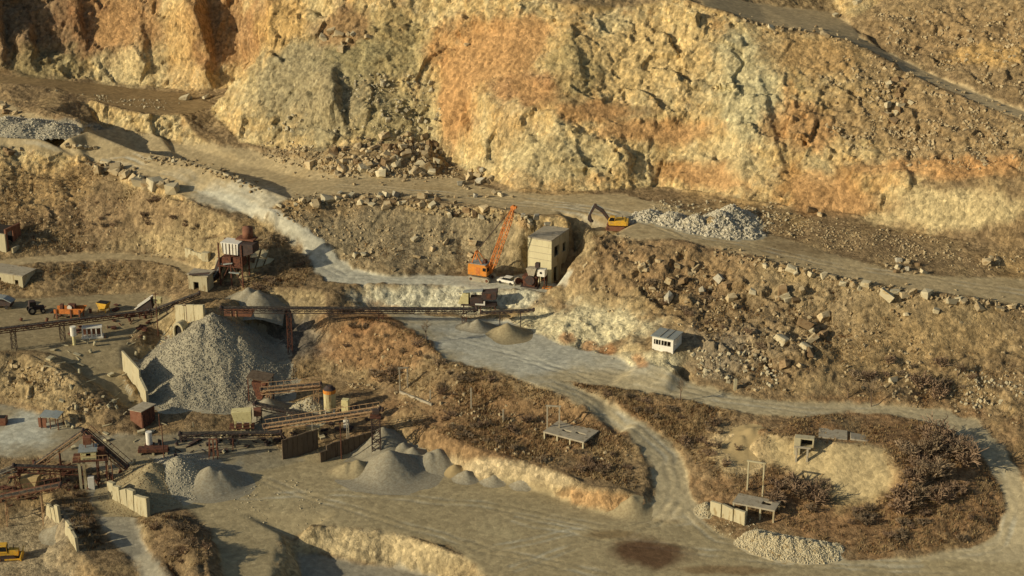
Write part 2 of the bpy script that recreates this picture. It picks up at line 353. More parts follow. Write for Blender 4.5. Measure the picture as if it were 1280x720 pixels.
# zones (0..1 masks)
bench = polymask([(-150, 178), (0, 184), (60, 192), (110, 200), (150, 209), (190, 224), (215, 237), (248, 254), (300, 268), (335, 262), (372, 249), (420, 243), (500, 246), (560, 252), (620, 259), (652, 269),
                  (712, 273), (738, 282), (746, 295), (770, 297), (800, 299), (850, 300), (900, 310), (950, 321), (1000, 334), (1060, 348), (1120, 360), (1180, 368), (1240, 376), (1290, 382), (1450, 408),
                  (1450, 372), (1280, 350), (1180, 345), (1110, 338), (1050, 320), (960, 293), (880, 272), (830, 255), (780, 243), (700, 244), (650, 242), (600, 232), (560, 218), (470, 220), (400, 208), (340, 192), (300, 185),
                  (200, 172), (130, 160), (100, 156), (50, 146), (0, 128), (-150, 124)])
ramp = polymask([(238, 236), (300, 264), (340, 284), (375, 308), (392, 334), (405, 352), (450, 355), (540, 354), (600, 361), (660, 361), (700, 356), (715, 340), (665, 340), (640, 346), (560, 344), (480, 346), (442, 338), (412, 310), (372, 280), (335, 262), (300, 245)], .5)
crane_flat = polymask([(405, 352), (450, 355), (540, 354), (600, 361), (660, 361), (712, 356), (715, 340), (665, 340), (640, 346), (560, 344), (480, 346), (442, 338)], .5)
yard_mid = polymask([(470, 386), (540, 395), (600, 399), (640, 404), (676, 419), (702, 432), (760, 442), (792, 457), (842, 470), (862, 479), (930, 497), (1000, 503), (1060, 505), (1120, 507), (1180, 513), (1222, 528), (1258, 562), (1280, 602), (1287, 645), (1295, 700),
                     (1330, 800), (1100, 800), (1000, 694), (1080, 701), (1150, 697), (1212, 684), (1246, 666), (1258, 640), (1248, 605), (1229, 572), (1203, 547), (1168, 530), (1120, 520), (1060, 515), (1000, 521), (950, 520), (900, 509), (830, 495), (760, 485), (702, 476),
                     (752, 500), (800, 525), (836, 552), (860, 590), (868, 625), (880, 655), (800, 648), (819, 622), (817, 592), (804, 566), (778, 540), (733, 512), (686, 487), (650, 473), (610, 462), (556, 450), (535, 425), (510, 408)], .5)
yard_low = polymask([(300, 590), (340, 570), (400, 565), (450, 570), (500, 590), (545, 588), (600, 599), (650, 605), (690, 617), (720, 631), (765, 642), (800, 648), (880, 655), (930, 682), (1000, 693), (1080, 702), (1150, 700), (1300, 705), (1300, 800), (640, 800), (615, 730), (592, 704), (560, 685), (520, 673), (480, 665), (430, 660),
                     (385, 663), (352, 669), (342, 720), (330, 800), (300, 800), (285, 740), (276, 700), (262, 662), (235, 640), (215, 620), (260, 600)], .7)
ramp_low = polymask([(100, 600), (130, 600), (165, 645), (185, 690), (225, 735), (200, 745), (165, 700), (140, 675), (120, 640)], .6)
terr_road = linemask([(-150, 334), (0, 330), (60, 323), (130, 320), (190, 322), (232, 334), (256, 350)], 1.6)
plat = polymask([(-150, 372), (0, 371), (60, 373), (120, 369), (180, 366), (215, 372), (215, 398), (190, 404), (160, 420), (170, 440), (150, 475), (165, 498), (182, 522), (152, 505), (115, 476), (75, 448), (40, 438), (-150, 440)], .7)
lyard_l = polymask([(-150, 505), (0, 505), (40, 516), (90, 533), (130, 545), (190, 545), (250, 540), (320, 545), (380, 575), (320, 590), (260, 600), (190, 640), (150, 600), (120, 585), (60, 570), (-150, 570)], .7)
pit = polymask([(372, 690), (392, 690), (440, 702), (500, 710), (545, 722), (560, 760), (390, 780), (376, 720)], .6)
uroad = polymask([(870, -8), (900, -5), (950, 6), (1040, 15), (1062, 30), (1076, 48), (1110, 66), (1150, 86), (1200, 108), (1290, 143), (1450, 202), (1450, 213), (1290, 153), (1230, 132), (1180, 111), (1130, 89), (1090, 66), (1050, 47), (1010, 38), (960, 30), (920, 19), (880, 6)], .4)
ubench = polymask([(-150, 90), (0, 94), (60, 99), (120, 105), (180, 112), (240, 118), (285, 116), (308, 114), (290, 122), (262, 135), (230, 143), (180, 141), (135, 132), (105, 120), (70, 111), (35, 106), (-150, 100)], .5)
flat = np.clip(bench+ramp+crane_flat+yard_mid+yard_low+ramp_low+terr_road+plat+lyard_l+uroad+ubench+pit, 0, 1)
# slope and cliff masks
dHy = np.gradient(H, gy, axis=0); dHx = np.gradient(H, gx, axis=1)
slope = np.hypot(dHx, dHy)
cliff = sstep(.62, 1.0, blur(slope, 3)) * sstep(-60, 20, GY-300)
cliff_back = cliff*((GY > 350) & (H > -2))
plateau = np.clip(sstep(20, 40, H)*(1-cliff), 0, 1)

OUTC = np.clip(polymask([(730, 310), (800, 305), (880, 318), (960, 345), (1050, 365), (1060, 410), (1030, 450), (1000, 480), (930, 480), (880, 462), (872, 430), (860, 400), (800, 385), (745, 360)], 3)*.8
               +polymask([(450, 357), (600, 364), (690, 375), (800, 415), (840, 462), (700, 426), (640, 398), (480, 384)], 1.0)*.3+polymask([(1060, 70), (1130, 100), (1280, 160), (1300, 225), (1100, 215), (1000, 190), (960, 110)], 3)*.6+polymask([(0, 445), (60, 458), (130, 510), (90, 525), (0, 498)], 1.2)*.5
               +polymask([(1100, 455), (1290, 445), (1290, 540), (1180, 505)], 3)*.5+polymask([(1090, 15), (1290, 5), (1290, 130), (1190, 95), (1100, 50)], 3)*.6+polymask([(420, 405), (520, 420), (560, 455), (500, 470), (430, 450)], 2)*.35+polymask([(0, 200), (60, 205), (100, 240), (60, 300), (0, 290)], 2)*.4, 0, 1)
SCREE = np.clip(sum(polymask(q, 1.0) for q in ([(548, 128), (558, 88), (590, 58), (625, 38), (665, 18), (690, 30), (680, 62), (660, 90), (610, 100), (580, 130), (566, 190), (552, 180)], [(640, 88), (668, 108), (700, 122), (775, 128), (775, 150), (715, 140), (660, 130), (640, 112)], [(760, 150), (865, 158), (862, 182), (800, 172), (750, 168)],
    [(845, 205), (905, 205), (940, 238), (860, 234)], [(985, 232), (1010, 215), (1050, 222), (1095, 262), (1075, 272), (1000, 262)], [(120, 20), (150, 0), (170, 0), (165, 50), (140, 62), (118, 55)])), 0, 1)
RIBS = [(-2, 15, 70, 60, 7), (40, 58, 45, 30, 4), (257, 28, 60, 50, 7), (262, 98, 30, 16, 3), (424, 122, 50, 40, 3.2), (100, 20, 50, 40, 2), (722, 80, 30, 30, 1.2), (960, 150, 60, 60, 1.2), (1138, 235, 40, 30, 1.8), (180, 60, 40, 40, 1.5), (1215, 255, 30, 25, 1.6), (780, 200, 30, 25, 1.2)]
# ------------------------------------------------------------------ relief
N = np.dstack([-dHx, -dHy, np.ones_like(H)]); N /= np.linalg.norm(N, axis=2)[..., None]
D = np.zeros_like(H)                                   # displacement along the normal
inn = (np.abs(GX) < 175) & (GY > 225) & (GY < 500)
J, I = np.where(inn)
x, y, z = GX[J, I], GY[J, I], H[J, I]
sl_, fl_, cb_ = slope[J, I], flat[J, I], cliff_back[J, I]
soft = 1-fl_
big = fbm(x, y, z*.5, 1/17., 3)
mid = fbm(x, y, z, 1/4.6, 4, .55)
rid = fbm(x+mid*2, y, z*.8, 1/7., 4, .55, True)
fine = fbm(x, y, z, 1/1.3, 3, .6)
d = soft*(.22*mid+.1*fine)+fl_*(.05*mid+.02*fine)
hill = soft*(1-cb_)*sstep(.12, .4, sl_)
d += hill*(.5*(rid-.2)+.28*np.abs(mid)+.14*fine)+soft*(1-cb_)*1.1*fbm(x, y, z*0+12, 1/11., 2)
gul = fbm(x+mid*1.5, y*.35, z*.2, 1/3.2, 3, .55, True)
d += hill*.35*gul
m = cb_ > .02
xm, ym, zm = x[m], y[m], z[m]
wv = fbm(xm, ym, zm, 1/6., 2)
wa = worley((xm+wv*1.5)/8.5+.45*zm/8.5, ym/6.+wv*.2, zm/7.+wv*.2); wb = worley(xm/3.1+.3*zm/3.1, ym/3.2, zm/2.6-.3*xm/2.6); wc = worley(xm/1.25+.3*zm/1.25, ym/1.4, zm/1.1)
d1, d2, ida = wa[:3]; e1, e2, idb = wb[:3]; g1, g2, idg = wc[:3]
flute = fbm(xm, ym*.4, zm*.22, 1/9., 4, .55, True)
rock = .9*big[m]+.35*flute+facet(wa, 1.25, .35)+facet(wb, .55, .2)+facet(wc, .3, .15)-.2*sstep(.05, 0, d2-d1)-.1*sstep(.07, 0, e2-e1)+.14*fine[m]
calm = sstep(-.15, .45, fbm(xm, ym, zm*.8, 1/24., 2)+.1)       # smooth talus chutes between the ribs
rock = rock*(1-.5*calm)*(1-.85*SCREE[J[m], I[m]])
d[m] += cb_[m]*rock
oc = np.clip(OUTC[J, I]*(1-fl_), 0, 1); m2 = oc > .02
xo, yo, zo = x[m2], y[m2], z[m2]; wv2 = fbm(xo, yo, zo, 1/5., 2)
wh = worley((xo+wv2*1.5)/3.4+.4*zo/3.4, yo/3.2, zo/3.4); wk = worley(xo/1.4, yo/1.5+.3*xo/1.5, zo/1.3)
d[m2] += oc[m2]*(facet(wh, 1.1, .8)+facet(wk, .5, .3)-.2*sstep(.12, 0, wk[1]-wk[0]))
for (px_, py_, wl, hv, amp) in RIBS:
    pr = hits([(px_, py_)])[0]; ppm = F/math.hypot(pr.y, CAM_Z-pr.z); u_ = (x-pr.x)+.25*(z-pr.z)+mid*1.2; v_ = (SP*y+CP*z-(SP*pr.y+CP*pr.z))*ppm/hv
    d += amp*np.where(u_ < 0, sstep(-wl/ppm, 0, u_), sstep(1.4, 0, u_))*np.exp(-v_**2*1.2)*(np.abs(y-pr.y) < 40)*(cb_ > .05)
D[J, I] = d
MOUND = polymask([(948, 553), (968, 546), (1040, 551), (1110, 562), (1120, 590), (1112, 616), (1062, 628), (1030, 612), (1000, 598), (960, 584)], 1.6)
D *= (1-.9*flat)*(1-.75*MOUND)
P3 = np.dstack([GX, GY, H])+N*D[..., None]
# shallow wheel ruts and heaped edges are in the material; tiny fill outside the detailed part
CELL_A = np.zeros_like(H); CELL_B = np.zeros_like(H); CELL_A[J[m], I[m]] = ida; CELL_B[J[m], I[m]] = idb
CALM = np.zeros_like(H); CALM[J[m], I[m]] = calm

# ------------------------------------------------------------------ ground colours (albedo)
dust = np.array(lin((178, 160, 120))); pale = np.array(lin((188, 184, 160))); soil = np.array(lin((136, 116, 84))); brown = np.array(lin((118, 99, 72)))
ochre = np.array(lin((190, 156, 98))); orange = np.array(lin((182, 140, 90))); grey = np.array(lin((152, 148, 128))); straw = np.array(lin((160, 138, 98)))
cream = np.array(lin((198, 180, 132))); yellow = np.array(lin((198, 172, 118))); olive = np.array(lin((150, 138, 96))); rust = np.array(lin((160, 117, 76)))
C = np.zeros(H.shape+(3,)); C[:] = soil
def mixc(M, c, k=1.0):
    global C
    M = np.clip(M*k, 0, 1)[..., None]; C = C*(1-M)+np.asarray(c)*M
n1 = fbm(GX, GY, H, 1/9., 4); n2 = fbm(GX, GY, H+50, 1/3., 3); n3 = fbm(GX, GY, H+90, 1/22., 3)
mixc(sstep(-.1, .5, n1), straw, .8); mixc(sstep(.05, .5, n2), brown, .75); mixc(sstep(.1, .5, n3), ochre, .35)
mixc(sstep(.55, .95, slope)*(H < -1), cream, .35)
# cliffs: pale rock, orange weathering, olive-grey zones by joint block
cb3 = cliff_back
cm_ = cb3 > .01
def on_cliff(x_, y_, z_, *a):
    A = np.zeros(H.shape, np.float32); A[cm_] = fbm(x_[cm_], y_[cm_], z_[cm_], *a); return A
pa = on_cliff(GX, GY*.6, H, 1/6.5, 6, .62); pb = on_cliff(GX+31, GY*.6, H*.8, 1/4., 5, .62); pc = on_cliff(GX-57, GY*.6, H*.7, 1/10., 5, .6)
mixc(cb3, yellow); mixc(cb3*sstep(-.02, .25, pa), cream, .8); mixc(cb3*sstep(.1, .4, pc), orange, .6); mixc(cb3*sstep(.12, .4, pb), olive, .6); mixc(cb3*sstep(.2, .45, -pb), rust, .4); mixc(cb3*sstep(.85, .95, CELL_B), cream, .5)
streak = on_cliff(GX, GY*.3, H*.18, 1/3., 4)
mixc(cb3*sstep(.05, .45, streak), cream, .6); mixc(cb3*sstep(.1, .5, -streak), ochre, .5)
mixc(cb3*CALM*sstep(-.1, .3, n3), orange, .35); mixc(cb3*sstep(.1, .3, on_cliff(GX, GY, H*1.5, 1/2.2, 4, .65)), np.array(lin((188, 178, 142))), .35)
VV = SP*GY+CP*H
wpx = fbm(GX, GY, H, 1/7., 6, .62)*1.3; wpy = fbm(GX, GY, H+33, 1/7., 6, .62)*1.3
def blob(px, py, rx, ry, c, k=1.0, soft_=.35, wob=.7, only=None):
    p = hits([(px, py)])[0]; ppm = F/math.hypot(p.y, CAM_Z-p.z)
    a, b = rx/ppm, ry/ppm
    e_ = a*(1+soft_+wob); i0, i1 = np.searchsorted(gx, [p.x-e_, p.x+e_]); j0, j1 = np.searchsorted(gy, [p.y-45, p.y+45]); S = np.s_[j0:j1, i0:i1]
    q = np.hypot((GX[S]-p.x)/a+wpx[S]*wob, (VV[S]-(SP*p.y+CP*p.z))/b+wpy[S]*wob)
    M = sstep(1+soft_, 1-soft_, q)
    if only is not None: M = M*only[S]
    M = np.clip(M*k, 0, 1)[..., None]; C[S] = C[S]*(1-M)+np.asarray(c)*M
# big colour provinces of the back wall
blob(30, 30, 120, 60, np.array(lin((123, 97, 73))), .8); blob(150, 30, 70, 45, rust, .6); blob(290, 40, 60, 50, np.array(lin((152, 112, 74))), .75); blob(60, 80, 40, 22, olive, .6)
blob(160, 85, 45, 25, cream, .6); blob(230, 40, 22, 45, ochre, .5); blob(120, 130, 110, 12, np.array(lin((181, 158, 110))), .6, only=cliff)
blob(400, 100, 85, 80, np.array(lin((143, 134, 103))), .85); blob(350, 30, 40, 30, ochre, .8); blob(470, 60, 60, 50, olive, .7); blob(500, 150, 45, 35, np.array(lin((165, 152, 110))), .8); blob(430, 35, 40, 25, np.array(lin((143, 106, 72))), .6)
blob(605, 60, 65, 40, orange, .9); blob(570, 130, 25, 50, np.array(lin((166, 118, 70))), .8); blob(660, 110, 50, 22, rust, .75); blob(740, 140, 50, 14, orange, .8); blob(820, 165, 70, 14, orange, .75)
blob(800, 75, 80, 45, yellow, .8); blob(770, 30, 30, 15, cream, .9); blob(715, 85, 28, 40, olive, .6); blob(700, 200, 90, 28, np.array(lin((186, 172, 127))), .75); blob(870, 215, 45, 14, orange, .8); blob(935, 110, 40, 70, np.array(lin((189, 180, 138))), .8)
blob(910, 205, 40, 30, cream, .6); blob(1000, 160, 45, 30, np.array(lin((168, 130, 85))), .8); blob(1030, 230, 60, 30, np.array(lin((170, 132, 82))), .85); blob(1025, 215, 20, 22, cream, .8); blob(1090, 140, 30, 32, yellow, .9, .2)
blob(1190, 210, 90, 14, orange, .8); blob(1180, 262, 80, 26, cream, .85); blob(1150, 150, 110, 45, np.array(lin((145, 123, 88))), .8); blob(1200, 40, 110, 35, np.array(lin((141, 117, 82))), .8); blob(1240, 70, 45, 14, ochre, .9); blob(1010, 70, 60, 30, np.array(lin((171, 139, 91))), .7)
blob(1060, 260, 60, 14, np.array(lin((144, 113, 76))), .7)
mixc(SCREE*cb3, np.array(lin((180, 142, 94))), .85)
# hillside provinces
blob(510, 300, 170, 40, np.array(lin((145, 132, 102))), .75); blob(60, 235, 60, 40, np.array(lin((172, 143, 95))), .6); blob(150, 270, 110, 30, np.array(lin((140, 116, 84))), .6); blob(100, 345, 130, 16, np.array(lin((143, 122, 87))), .6)
blob(820, 340, 130, 35, np.array(lin((142, 116, 82))), .65); blob(1130, 430, 150, 40, np.array(lin((159, 135, 93))), .7); blob(1000, 400, 80, 40, np.array(lin((146, 128, 96))), .6); blob(910, 440, 60, 30, np.array(lin((145, 134, 110))), .6)
blob(560, 375, 110, 18, np.array(lin((202, 196, 164))), .95); blob(730, 410, 70, 26, np.array(lin((185, 176, 141))), .9); blob(810, 455, 40, 12, np.array(lin((185, 176, 141))), .8)
blob(470, 430, 70, 38, np.array(lin((143, 109, 74))), .75); blob(440, 400, 45, 18, np.array(lin((139, 102, 68))), .5); blob(620, 530, 160, 45, np.array(lin((135, 106, 73))), .8); blob(1090, 600, 190, 80, np.array(lin((142, 111, 76))), .8)
blob(800, 520, 70, 22, np.array(lin((139, 111, 76))), .7); blob(360, 330, 45, 40, brown, .7); blob(225, 680, 45, 45, brown, .8); blob(60, 475, 70, 28, np.array(lin((161, 141, 102))), .85); blob(355, 425, 60, 40, np.array(lin((103, 98, 87))), .8)  # last blob paints the gravel cone's cast shade into the ground colour
blob(650, 590, 120, 16, np.array(lin((195, 176, 135))), .9, only=sstep(.8, 1.2, slope)); blob(750, 630, 70, 16, np.array(lin((178, 141, 95))), .8, only=sstep(.6, 1., slope)); blob(480, 690, 120, 26, np.array(lin((191, 172, 129))), .9, only=sstep(.35, .8, slope))
blob(930, 565, 32, 30, np.array(lin((168, 148, 108))), .9); blob(1060, 600, 50, 34, np.array(lin((173, 152, 106))), .9)
blob(470, 200, 85, 20, np.array(lin((158, 136, 96))), .8)
# flats
mixc(bench, dust, .9); mixc(bench*sstep(-.05, .4, n1), np.array(lin((164, 144, 104))), .8)
blob(1100, 300, 170, 26, np.array(lin((134, 116, 84))), .8, only=bench); blob(50, 160, 70, 10, grey, .8)
mixc(ramp, pale, .85); mixc(crane_flat, pale, .6); blob(300, 250, 60, 20, pale, .6, only=bench)
mixc(yard_mid, np.array(lin((176, 162, 126)))); blob(600, 400, 90, 14, pale, .7, only=yard_mid); blob(740, 450, 80, 14, pale, .5, only=yard_mid); mixc(yard_low, np.array(lin((164, 149, 112)))); mixc(yard_low*sstep(0, .5, n3), np.array(lin((156, 142, 106))), .8); mixc(yard_low*sstep(.1, .5, n1), np.array(lin((180, 166, 126))), .5)
mixc(ramp_low, grey, .8); mixc(terr_road, dust, .8); mixc(plat, np.array(lin((152, 138, 104))), .85); mixc(lyard_l, np.array(lin((150, 140, 112))), .85); mixc(uroad, np.array(lin((188, 168, 126)))); mixc(ubench, np.array(lin((144, 122, 84))), .8); mixc(pit, grey, .8)
blob(35, 535, 40, 22, np.array(lin((190, 190, 170))), .8, only=lyard_l); mixc(lyard_l*sstep(.1, .5, n2), grey, .5)
blob(760, 668, 30, 4, np.array(lin((128, 108, 74))), .7); blob(900, 712, 60, 4, np.array(lin((122, 98, 66))), .7)
mixc(plateau, straw, .6)
mixc(MOUND, np.array(lin((182, 163, 119))), .95); blob(730, 412, 75, 24, np.array(lin((204, 192, 150))), .9, only=1-flat); blob(812, 456, 40, 12, np.array(lin((200, 188, 148))), .9, only=1-flat); blob(650, 430, 120, 32, np.array(lin((182, 180, 160))), .8, only=yard_mid)
blob(922, 568, 34, 30, np.array(lin((184, 163, 120))), .9, .25, .35); blob(40, 688, 70, 36, np.array(lin((164, 149, 116))), .85); blob(75, 660, 30, 20, np.array(lin((150, 136, 108))), .8)
for bx_, by_, rx_ in ((710, 424, 12), (738, 432, 11), (760, 437, 12), (800, 450, 8)): blob(bx_, by_, rx_, 7, rust, .75, .3)
# wheel tracks worn into the roads and yards
for tl in ([(690, 480), (750, 508), (800, 535), (836, 572), (846, 610), (835, 645), (780, 668), (700, 690), (640, 712)], [(860, 640), (900, 675), (1000, 700), (1150, 706)], [(620, 440), (700, 462), (850, 492), (1000, 512), (1120, 514), (1200, 535), (1245, 585), (1268, 640), (1250, 680), (1150, 704)],
           [(640, 255), (760, 262), (850, 290), (960, 312), (1060, 335), (1280, 366)], [(330, 240), (360, 285), (400, 320), (430, 345), (560, 350)], [(20, 185), (150, 200), (260, 235), (340, 275)], [(330, 600), (450, 640), (620, 690), (760, 720)], [(300, 620), (420, 615), (600, 630), (760, 660), (860, 650)], [(560, 720), (700, 668), (820, 655), (858, 610)], [(640, 650), (800, 680), (1000, 705), (1200, 712)], [(560, 420), (640, 440), (720, 470), (790, 525)], [(640, 450), (760, 460), (900, 497)], [(660, 250), (780, 266), (860, 300)], [(420, 232), (540, 240), (660, 256), (760, 275)], [(160, 196), (240, 222), (310, 250), (345, 282)]):
    for off in (-.9, .9):
        P_ = hits(tl)
        M = np.zeros(GX.shape, np.float32)
        xs = [p.x for p in P_]; ys = [p.y for p in P_]
        i0, i1 = np.searchsorted(gx, [min(xs)-3, max(xs)+3]); j0, j1 = np.searchsorted(gy, [min(ys)-3, max(ys)+3])
        xx = GX[j0:j1, i0:i1]+wx_[j0:j1, i0:i1]*.5; yy = GY[j0:j1, i0:i1]+wy_[j0:j1, i0:i1]*.5; dist = np.full(xx.shape, 1e9)
        for A, B in zip(P_[:-1], P_[1:]):
            dx, dy = B.x-A.x, B.y-A.y; ln_ = math.hypot(dx, dy)+1e-6; ox, oy = -dy/ln_*off, dx/ln_*off
            t = np.clip(((xx-A.x-ox)*dx+(yy-A.y-oy)*dy)/ln_**2, 0, 1); dist = np.minimum(dist, np.hypot(A.x+ox+t*dx-xx, A.y+oy+t*dy-yy))
        M[j0:j1, i0:i1] = sstep(.55, .2, dist)
        mixc(M*flat*sstep(-.2, .4, n1), pale, .5)
        P3[..., 2] -= M*flat*.06
blob(812, 690, 46, 14, np.array(lin((92, 66, 46))), .9, .35, .45)
sv = fbm(GX, GY, H, 1/1.1, 2)
C *= (1+.16*sv+.10*n2)[..., None]
C = np.clip(C, .01, .85)

# ------------------------------------------------------------------ materials
def new_mat(name):
    m = bpy.data.materials.new(name); m.use_nodes = True; t = m.node_tree; t.nodes.clear()
    o = t.nodes.new('ShaderNodeOutputMaterial'); b = t.nodes.new('ShaderNodeBsdfPrincipled'); t.links.new(b.outputs[0], o.inputs[0])
    b.inputs['Specular IOR Level'].default_value = .15
    return m, t, b
def nd(t, typ, **kw):
    n = t.nodes.new(typ)
    for k, v in kw.items():
        if hasattr(n, k): setattr(n, k, v)
        else: n.inputs[k].default_value = v
    return n
def terrain_material():
    m, t, b = new_mat('quarry_ground'); l = t.links
    b.inputs['Roughness'].default_value = .95; b.inputs['Specular IOR Level'].default_value = .05
    ca = nd(t, 'ShaderNodeVertexColor', layer_name='Col'); ra = nd(t, 'ShaderNodeAttribute', attribute_name='rough')
    geo = t.nodes.new('ShaderNodeNewGeometry')
    na = nd(t, 'ShaderNodeTexNoise', Scale=1.1, Detail=6.0, Roughness=.68); l.new(geo.outputs['Position'], na.inputs['Vector'])
    nb = nd(t, 'ShaderNodeTexVoronoi', Scale=1.35); nb.feature = 'F1'; l.new(geo.outputs['Position'], nb.inputs['Vector'])
    mp = nd(t, 'ShaderNodeMapping'); mp.inputs['Scale'].default_value = (1, 1, .3); l.new(geo.outputs['Position'], mp.inputs[0])
    nc = nd(t, 'ShaderNodeTexNoise', Scale=.55, Detail=5.0, Roughness=.65); l.new(mp.outputs[0], nc.inputs['Vector'])
    r1 = nd(t, 'ShaderNodeMapRange'); r1.inputs[1].default_value = .3; r1.inputs[2].default_value = .7; r1.inputs[3].default_value = .66; r1.inputs[4].default_value = 1.34; l.new(na.outputs[0], r1.inputs[0])
    r2 = nd(t, 'ShaderNodeMapRange'); r2.inputs[1].default_value = .3; r2.inputs[2].default_value = .7; r2.inputs[3].default_value = .8; r2.inputs[4].default_value = 1.2; l.new(nc.outputs[0], r2.inputs[0])
    sp = t.nodes.new('ShaderNodeSeparateColor'); l.new(nb.outputs['Color'], sp.inputs[0])
    r3 = nd(t, 'ShaderNodeMapRange'); r3.inputs[3].default_value = .72; r3.inputs[4].default_value = 1.3; l.new(sp.outputs[0], r3.inputs[0])
    m1 = nd(t, 'ShaderNodeMath', operation='MULTIPLY'); l.new(r1.outputs[0], m1.inputs[0]); l.new(r2.outputs[0], m1.inputs[1])
    m2 = nd(t, 'ShaderNodeMath', operation='MULTIPLY'); l.new(m1.outputs[0], m2.inputs[0]); l.new(r3.outputs[0], m2.inputs[1])
    fr = nd(t, 'ShaderNodeMapRange'); fr.inputs[3].default_value = .42; fr.inputs[4].default_value = 1.0; l.new(ra.outputs['Fac'], fr.inputs[0])
    mx = nd(t, 'ShaderNodeMix', data_type='FLOAT'); mx.inputs[2].default_value = 1.0; l.new(fr.outputs[0], mx.inputs[0]); l.new(m2.outputs[0], mx.inputs[3])
    vm = nd(t, 'ShaderNodeVectorMath', operation='SCALE'); l.new(ca.outputs[0], vm.inputs[0]); l.new(mx.outputs[0], vm.inputs['Scale'])
    l.new(vm.outputs[0], b.inputs['Base Color'])
    nf = nd(t, 'ShaderNodeTexNoise', Scale=2.6, Detail=4.0, Roughness=.7); l.new(geo.outputs['Position'], nf.inputs['Vector'])
    ad = nd(t, 'ShaderNodeMath', operation='MULTIPLY_ADD'); ad.inputs[1].default_value = -.35; l.new(nb.outputs['Distance'], ad.inputs[0]); l.new(nf.outputs[0], ad.inputs[2])
    st = nd(t, 'ShaderNodeMapRange'); st.inputs[3].default_value = .12; st.inputs[4].default_value = .75; l.new(ra.outputs['Fac'], st.inputs[0])
    bp = nd(t, 'ShaderNodeBump', Distance=.5); l.new(ad.outputs[0], bp.inputs['Height']); l.new(st.outputs[0], bp.inputs['Strength']); l.new(bp.outputs[0], b.inputs['Normal'])
    return m
M_GROUND = terrain_material()
ROUGH = np.clip(1-flat*.9-.55*MOUND, 0, 1)

# ------------------------------------------------------------------ the ground sheet, split along road and cliff edges into pieces of the setting
road_mask = np.maximum.reduce([bench, ramp*1.0, crane_flat])
zone = np.zeros(H.shape, int)                       # 0 hillside
zone[(cliff_back > .5)] = 1
zone[road_mask > .5] = 2
zone[np.maximum(yard_mid, 0) > .5] = 3
zone[yard_low > .5] = 4
zone[uroad > .5] = 5
zone[np.maximum.reduce([plat, lyard_l, ramp_low, terr_road]) > .5] = 6
outer = (np.abs(GX) > 152.5) | (GY < 235.5) | (GY > 475.5)
zone[outer] = 7
vn = np.zeros_like(P3)
ax = np.gradient(P3, axis=1); ay = np.gradient(P3, axis=0); vn = np.cross(ax, ay); vn /= np.linalg.norm(vn, axis=2)[..., None]
fz = zone[:-1, :-1]
idx = np.arange(NX*NY).reshape(NY, NX)
quads = np.stack([idx[:-1, :-1], idx[:-1, 1:], idx[1:, 1:], idx[1:, :-1]], -1)
PF = P3.reshape(-1, 3); CF = C.reshape(-1, 3); RF = ROUGH.ravel(); NF = vn.reshape(-1, 3)
def mesh_from(name, verts, faces_flat, nper):
    me = bpy.data.meshes.new(name); nf = len(faces_flat)//nper
    me.vertices.add(len(verts)); me.vertices.foreach_set('co', np.asarray(verts, np.float32).ravel())
    me.loops.add(len(faces_flat)); me.loops.foreach_set('vertex_index', np.asarray(faces_flat, np.int32))
    me.polygons.add(nf); me.polygons.foreach_set('loop_start', np.arange(0, len(faces_flat), nper, dtype=np.int32))
    me.update(calc_edges=True); me.polygons.foreach_set('use_smooth', np.zeros(nf, bool)); return me
TERRAIN = []
for zi, (nm, lab, cat) in enumerate([('hillside', 'dry brown earth and scrub slopes between the quarry terraces', 'hillside'), ('quarry_cliff', 'tall ochre and orange rock face behind the haul road', 'cliff'),
                                     ('haul_road', 'dusty upper haul road and its ramp down to the crane', 'road'), ('lower_road', 'pale grey lower yard and the dirt road looping off it', 'road'),
                                     ('yard_ground', 'wide flat dusty yard with a dark damp patch', 'ground'), ('cliff_top_road', 'narrow dirt track descending across the top of the slope', 'road'),
                                     ('plant_ground', 'grey trodden ground of the plant terraces', 'ground'), ('terrain', 'land running on beyond the quarry', 'terrain')]):
    q = quads[fz == zi].reshape(-1)
    if not len(q): continue
    u, inv = np.unique(q, return_inverse=True)
    me = mesh_from(nm, PF[u], inv, 4)
    ca = me.color_attributes.new('Col', 'FLOAT_COLOR', 'POINT'); ca.data.foreach_set('color', np.concatenate([CF[u], np.ones((len(u), 1))], 1).astype(np.float32).ravel())
    ra = me.attributes.new('rough', 'FLOAT', 'POINT'); ra.data.foreach_set('value', RF[u].astype(np.float32))
    me.polygons.foreach_set('use_smooth', np.ones(len(me.polygons), bool))
    me.normals_split_custom_set_from_vertices(NF[u].astype(np.float32))
    me.materials.append(M_GROUND)
    o = bpy.data.objects.new(nm, me); col.objects.link(o); o['kind'] = 'structure'; o['label'] = lab; o['category'] = cat
    TERRAIN.append(o)
bpy.context.view_layer.update()
_dg = bpy.context.evaluated_depsgraph_get()
def hit(px, py):
    ok, loc, nrm, *_ = scene.ray_cast(_dg, Vector((0, 0, CAM_Z)), ray(px, py).normalized())
    return loc.copy() if ok else at(px, py, -26)
def drop(x, y):
    ok, loc, nrm, *_ = scene.ray_cast(_dg, Vector((x, y, 300)), Vector((0, 0, -1)))
    return loc.z if ok else 0.0
def dropn(x, y):
    ok, loc, nrm, *_ = scene.ray_cast(_dg, Vector((x, y, 300)), Vector((0, 0, -1)))
    return (loc.z, nrm.copy()) if ok else (0.0, Vector((0, 0, 1)))
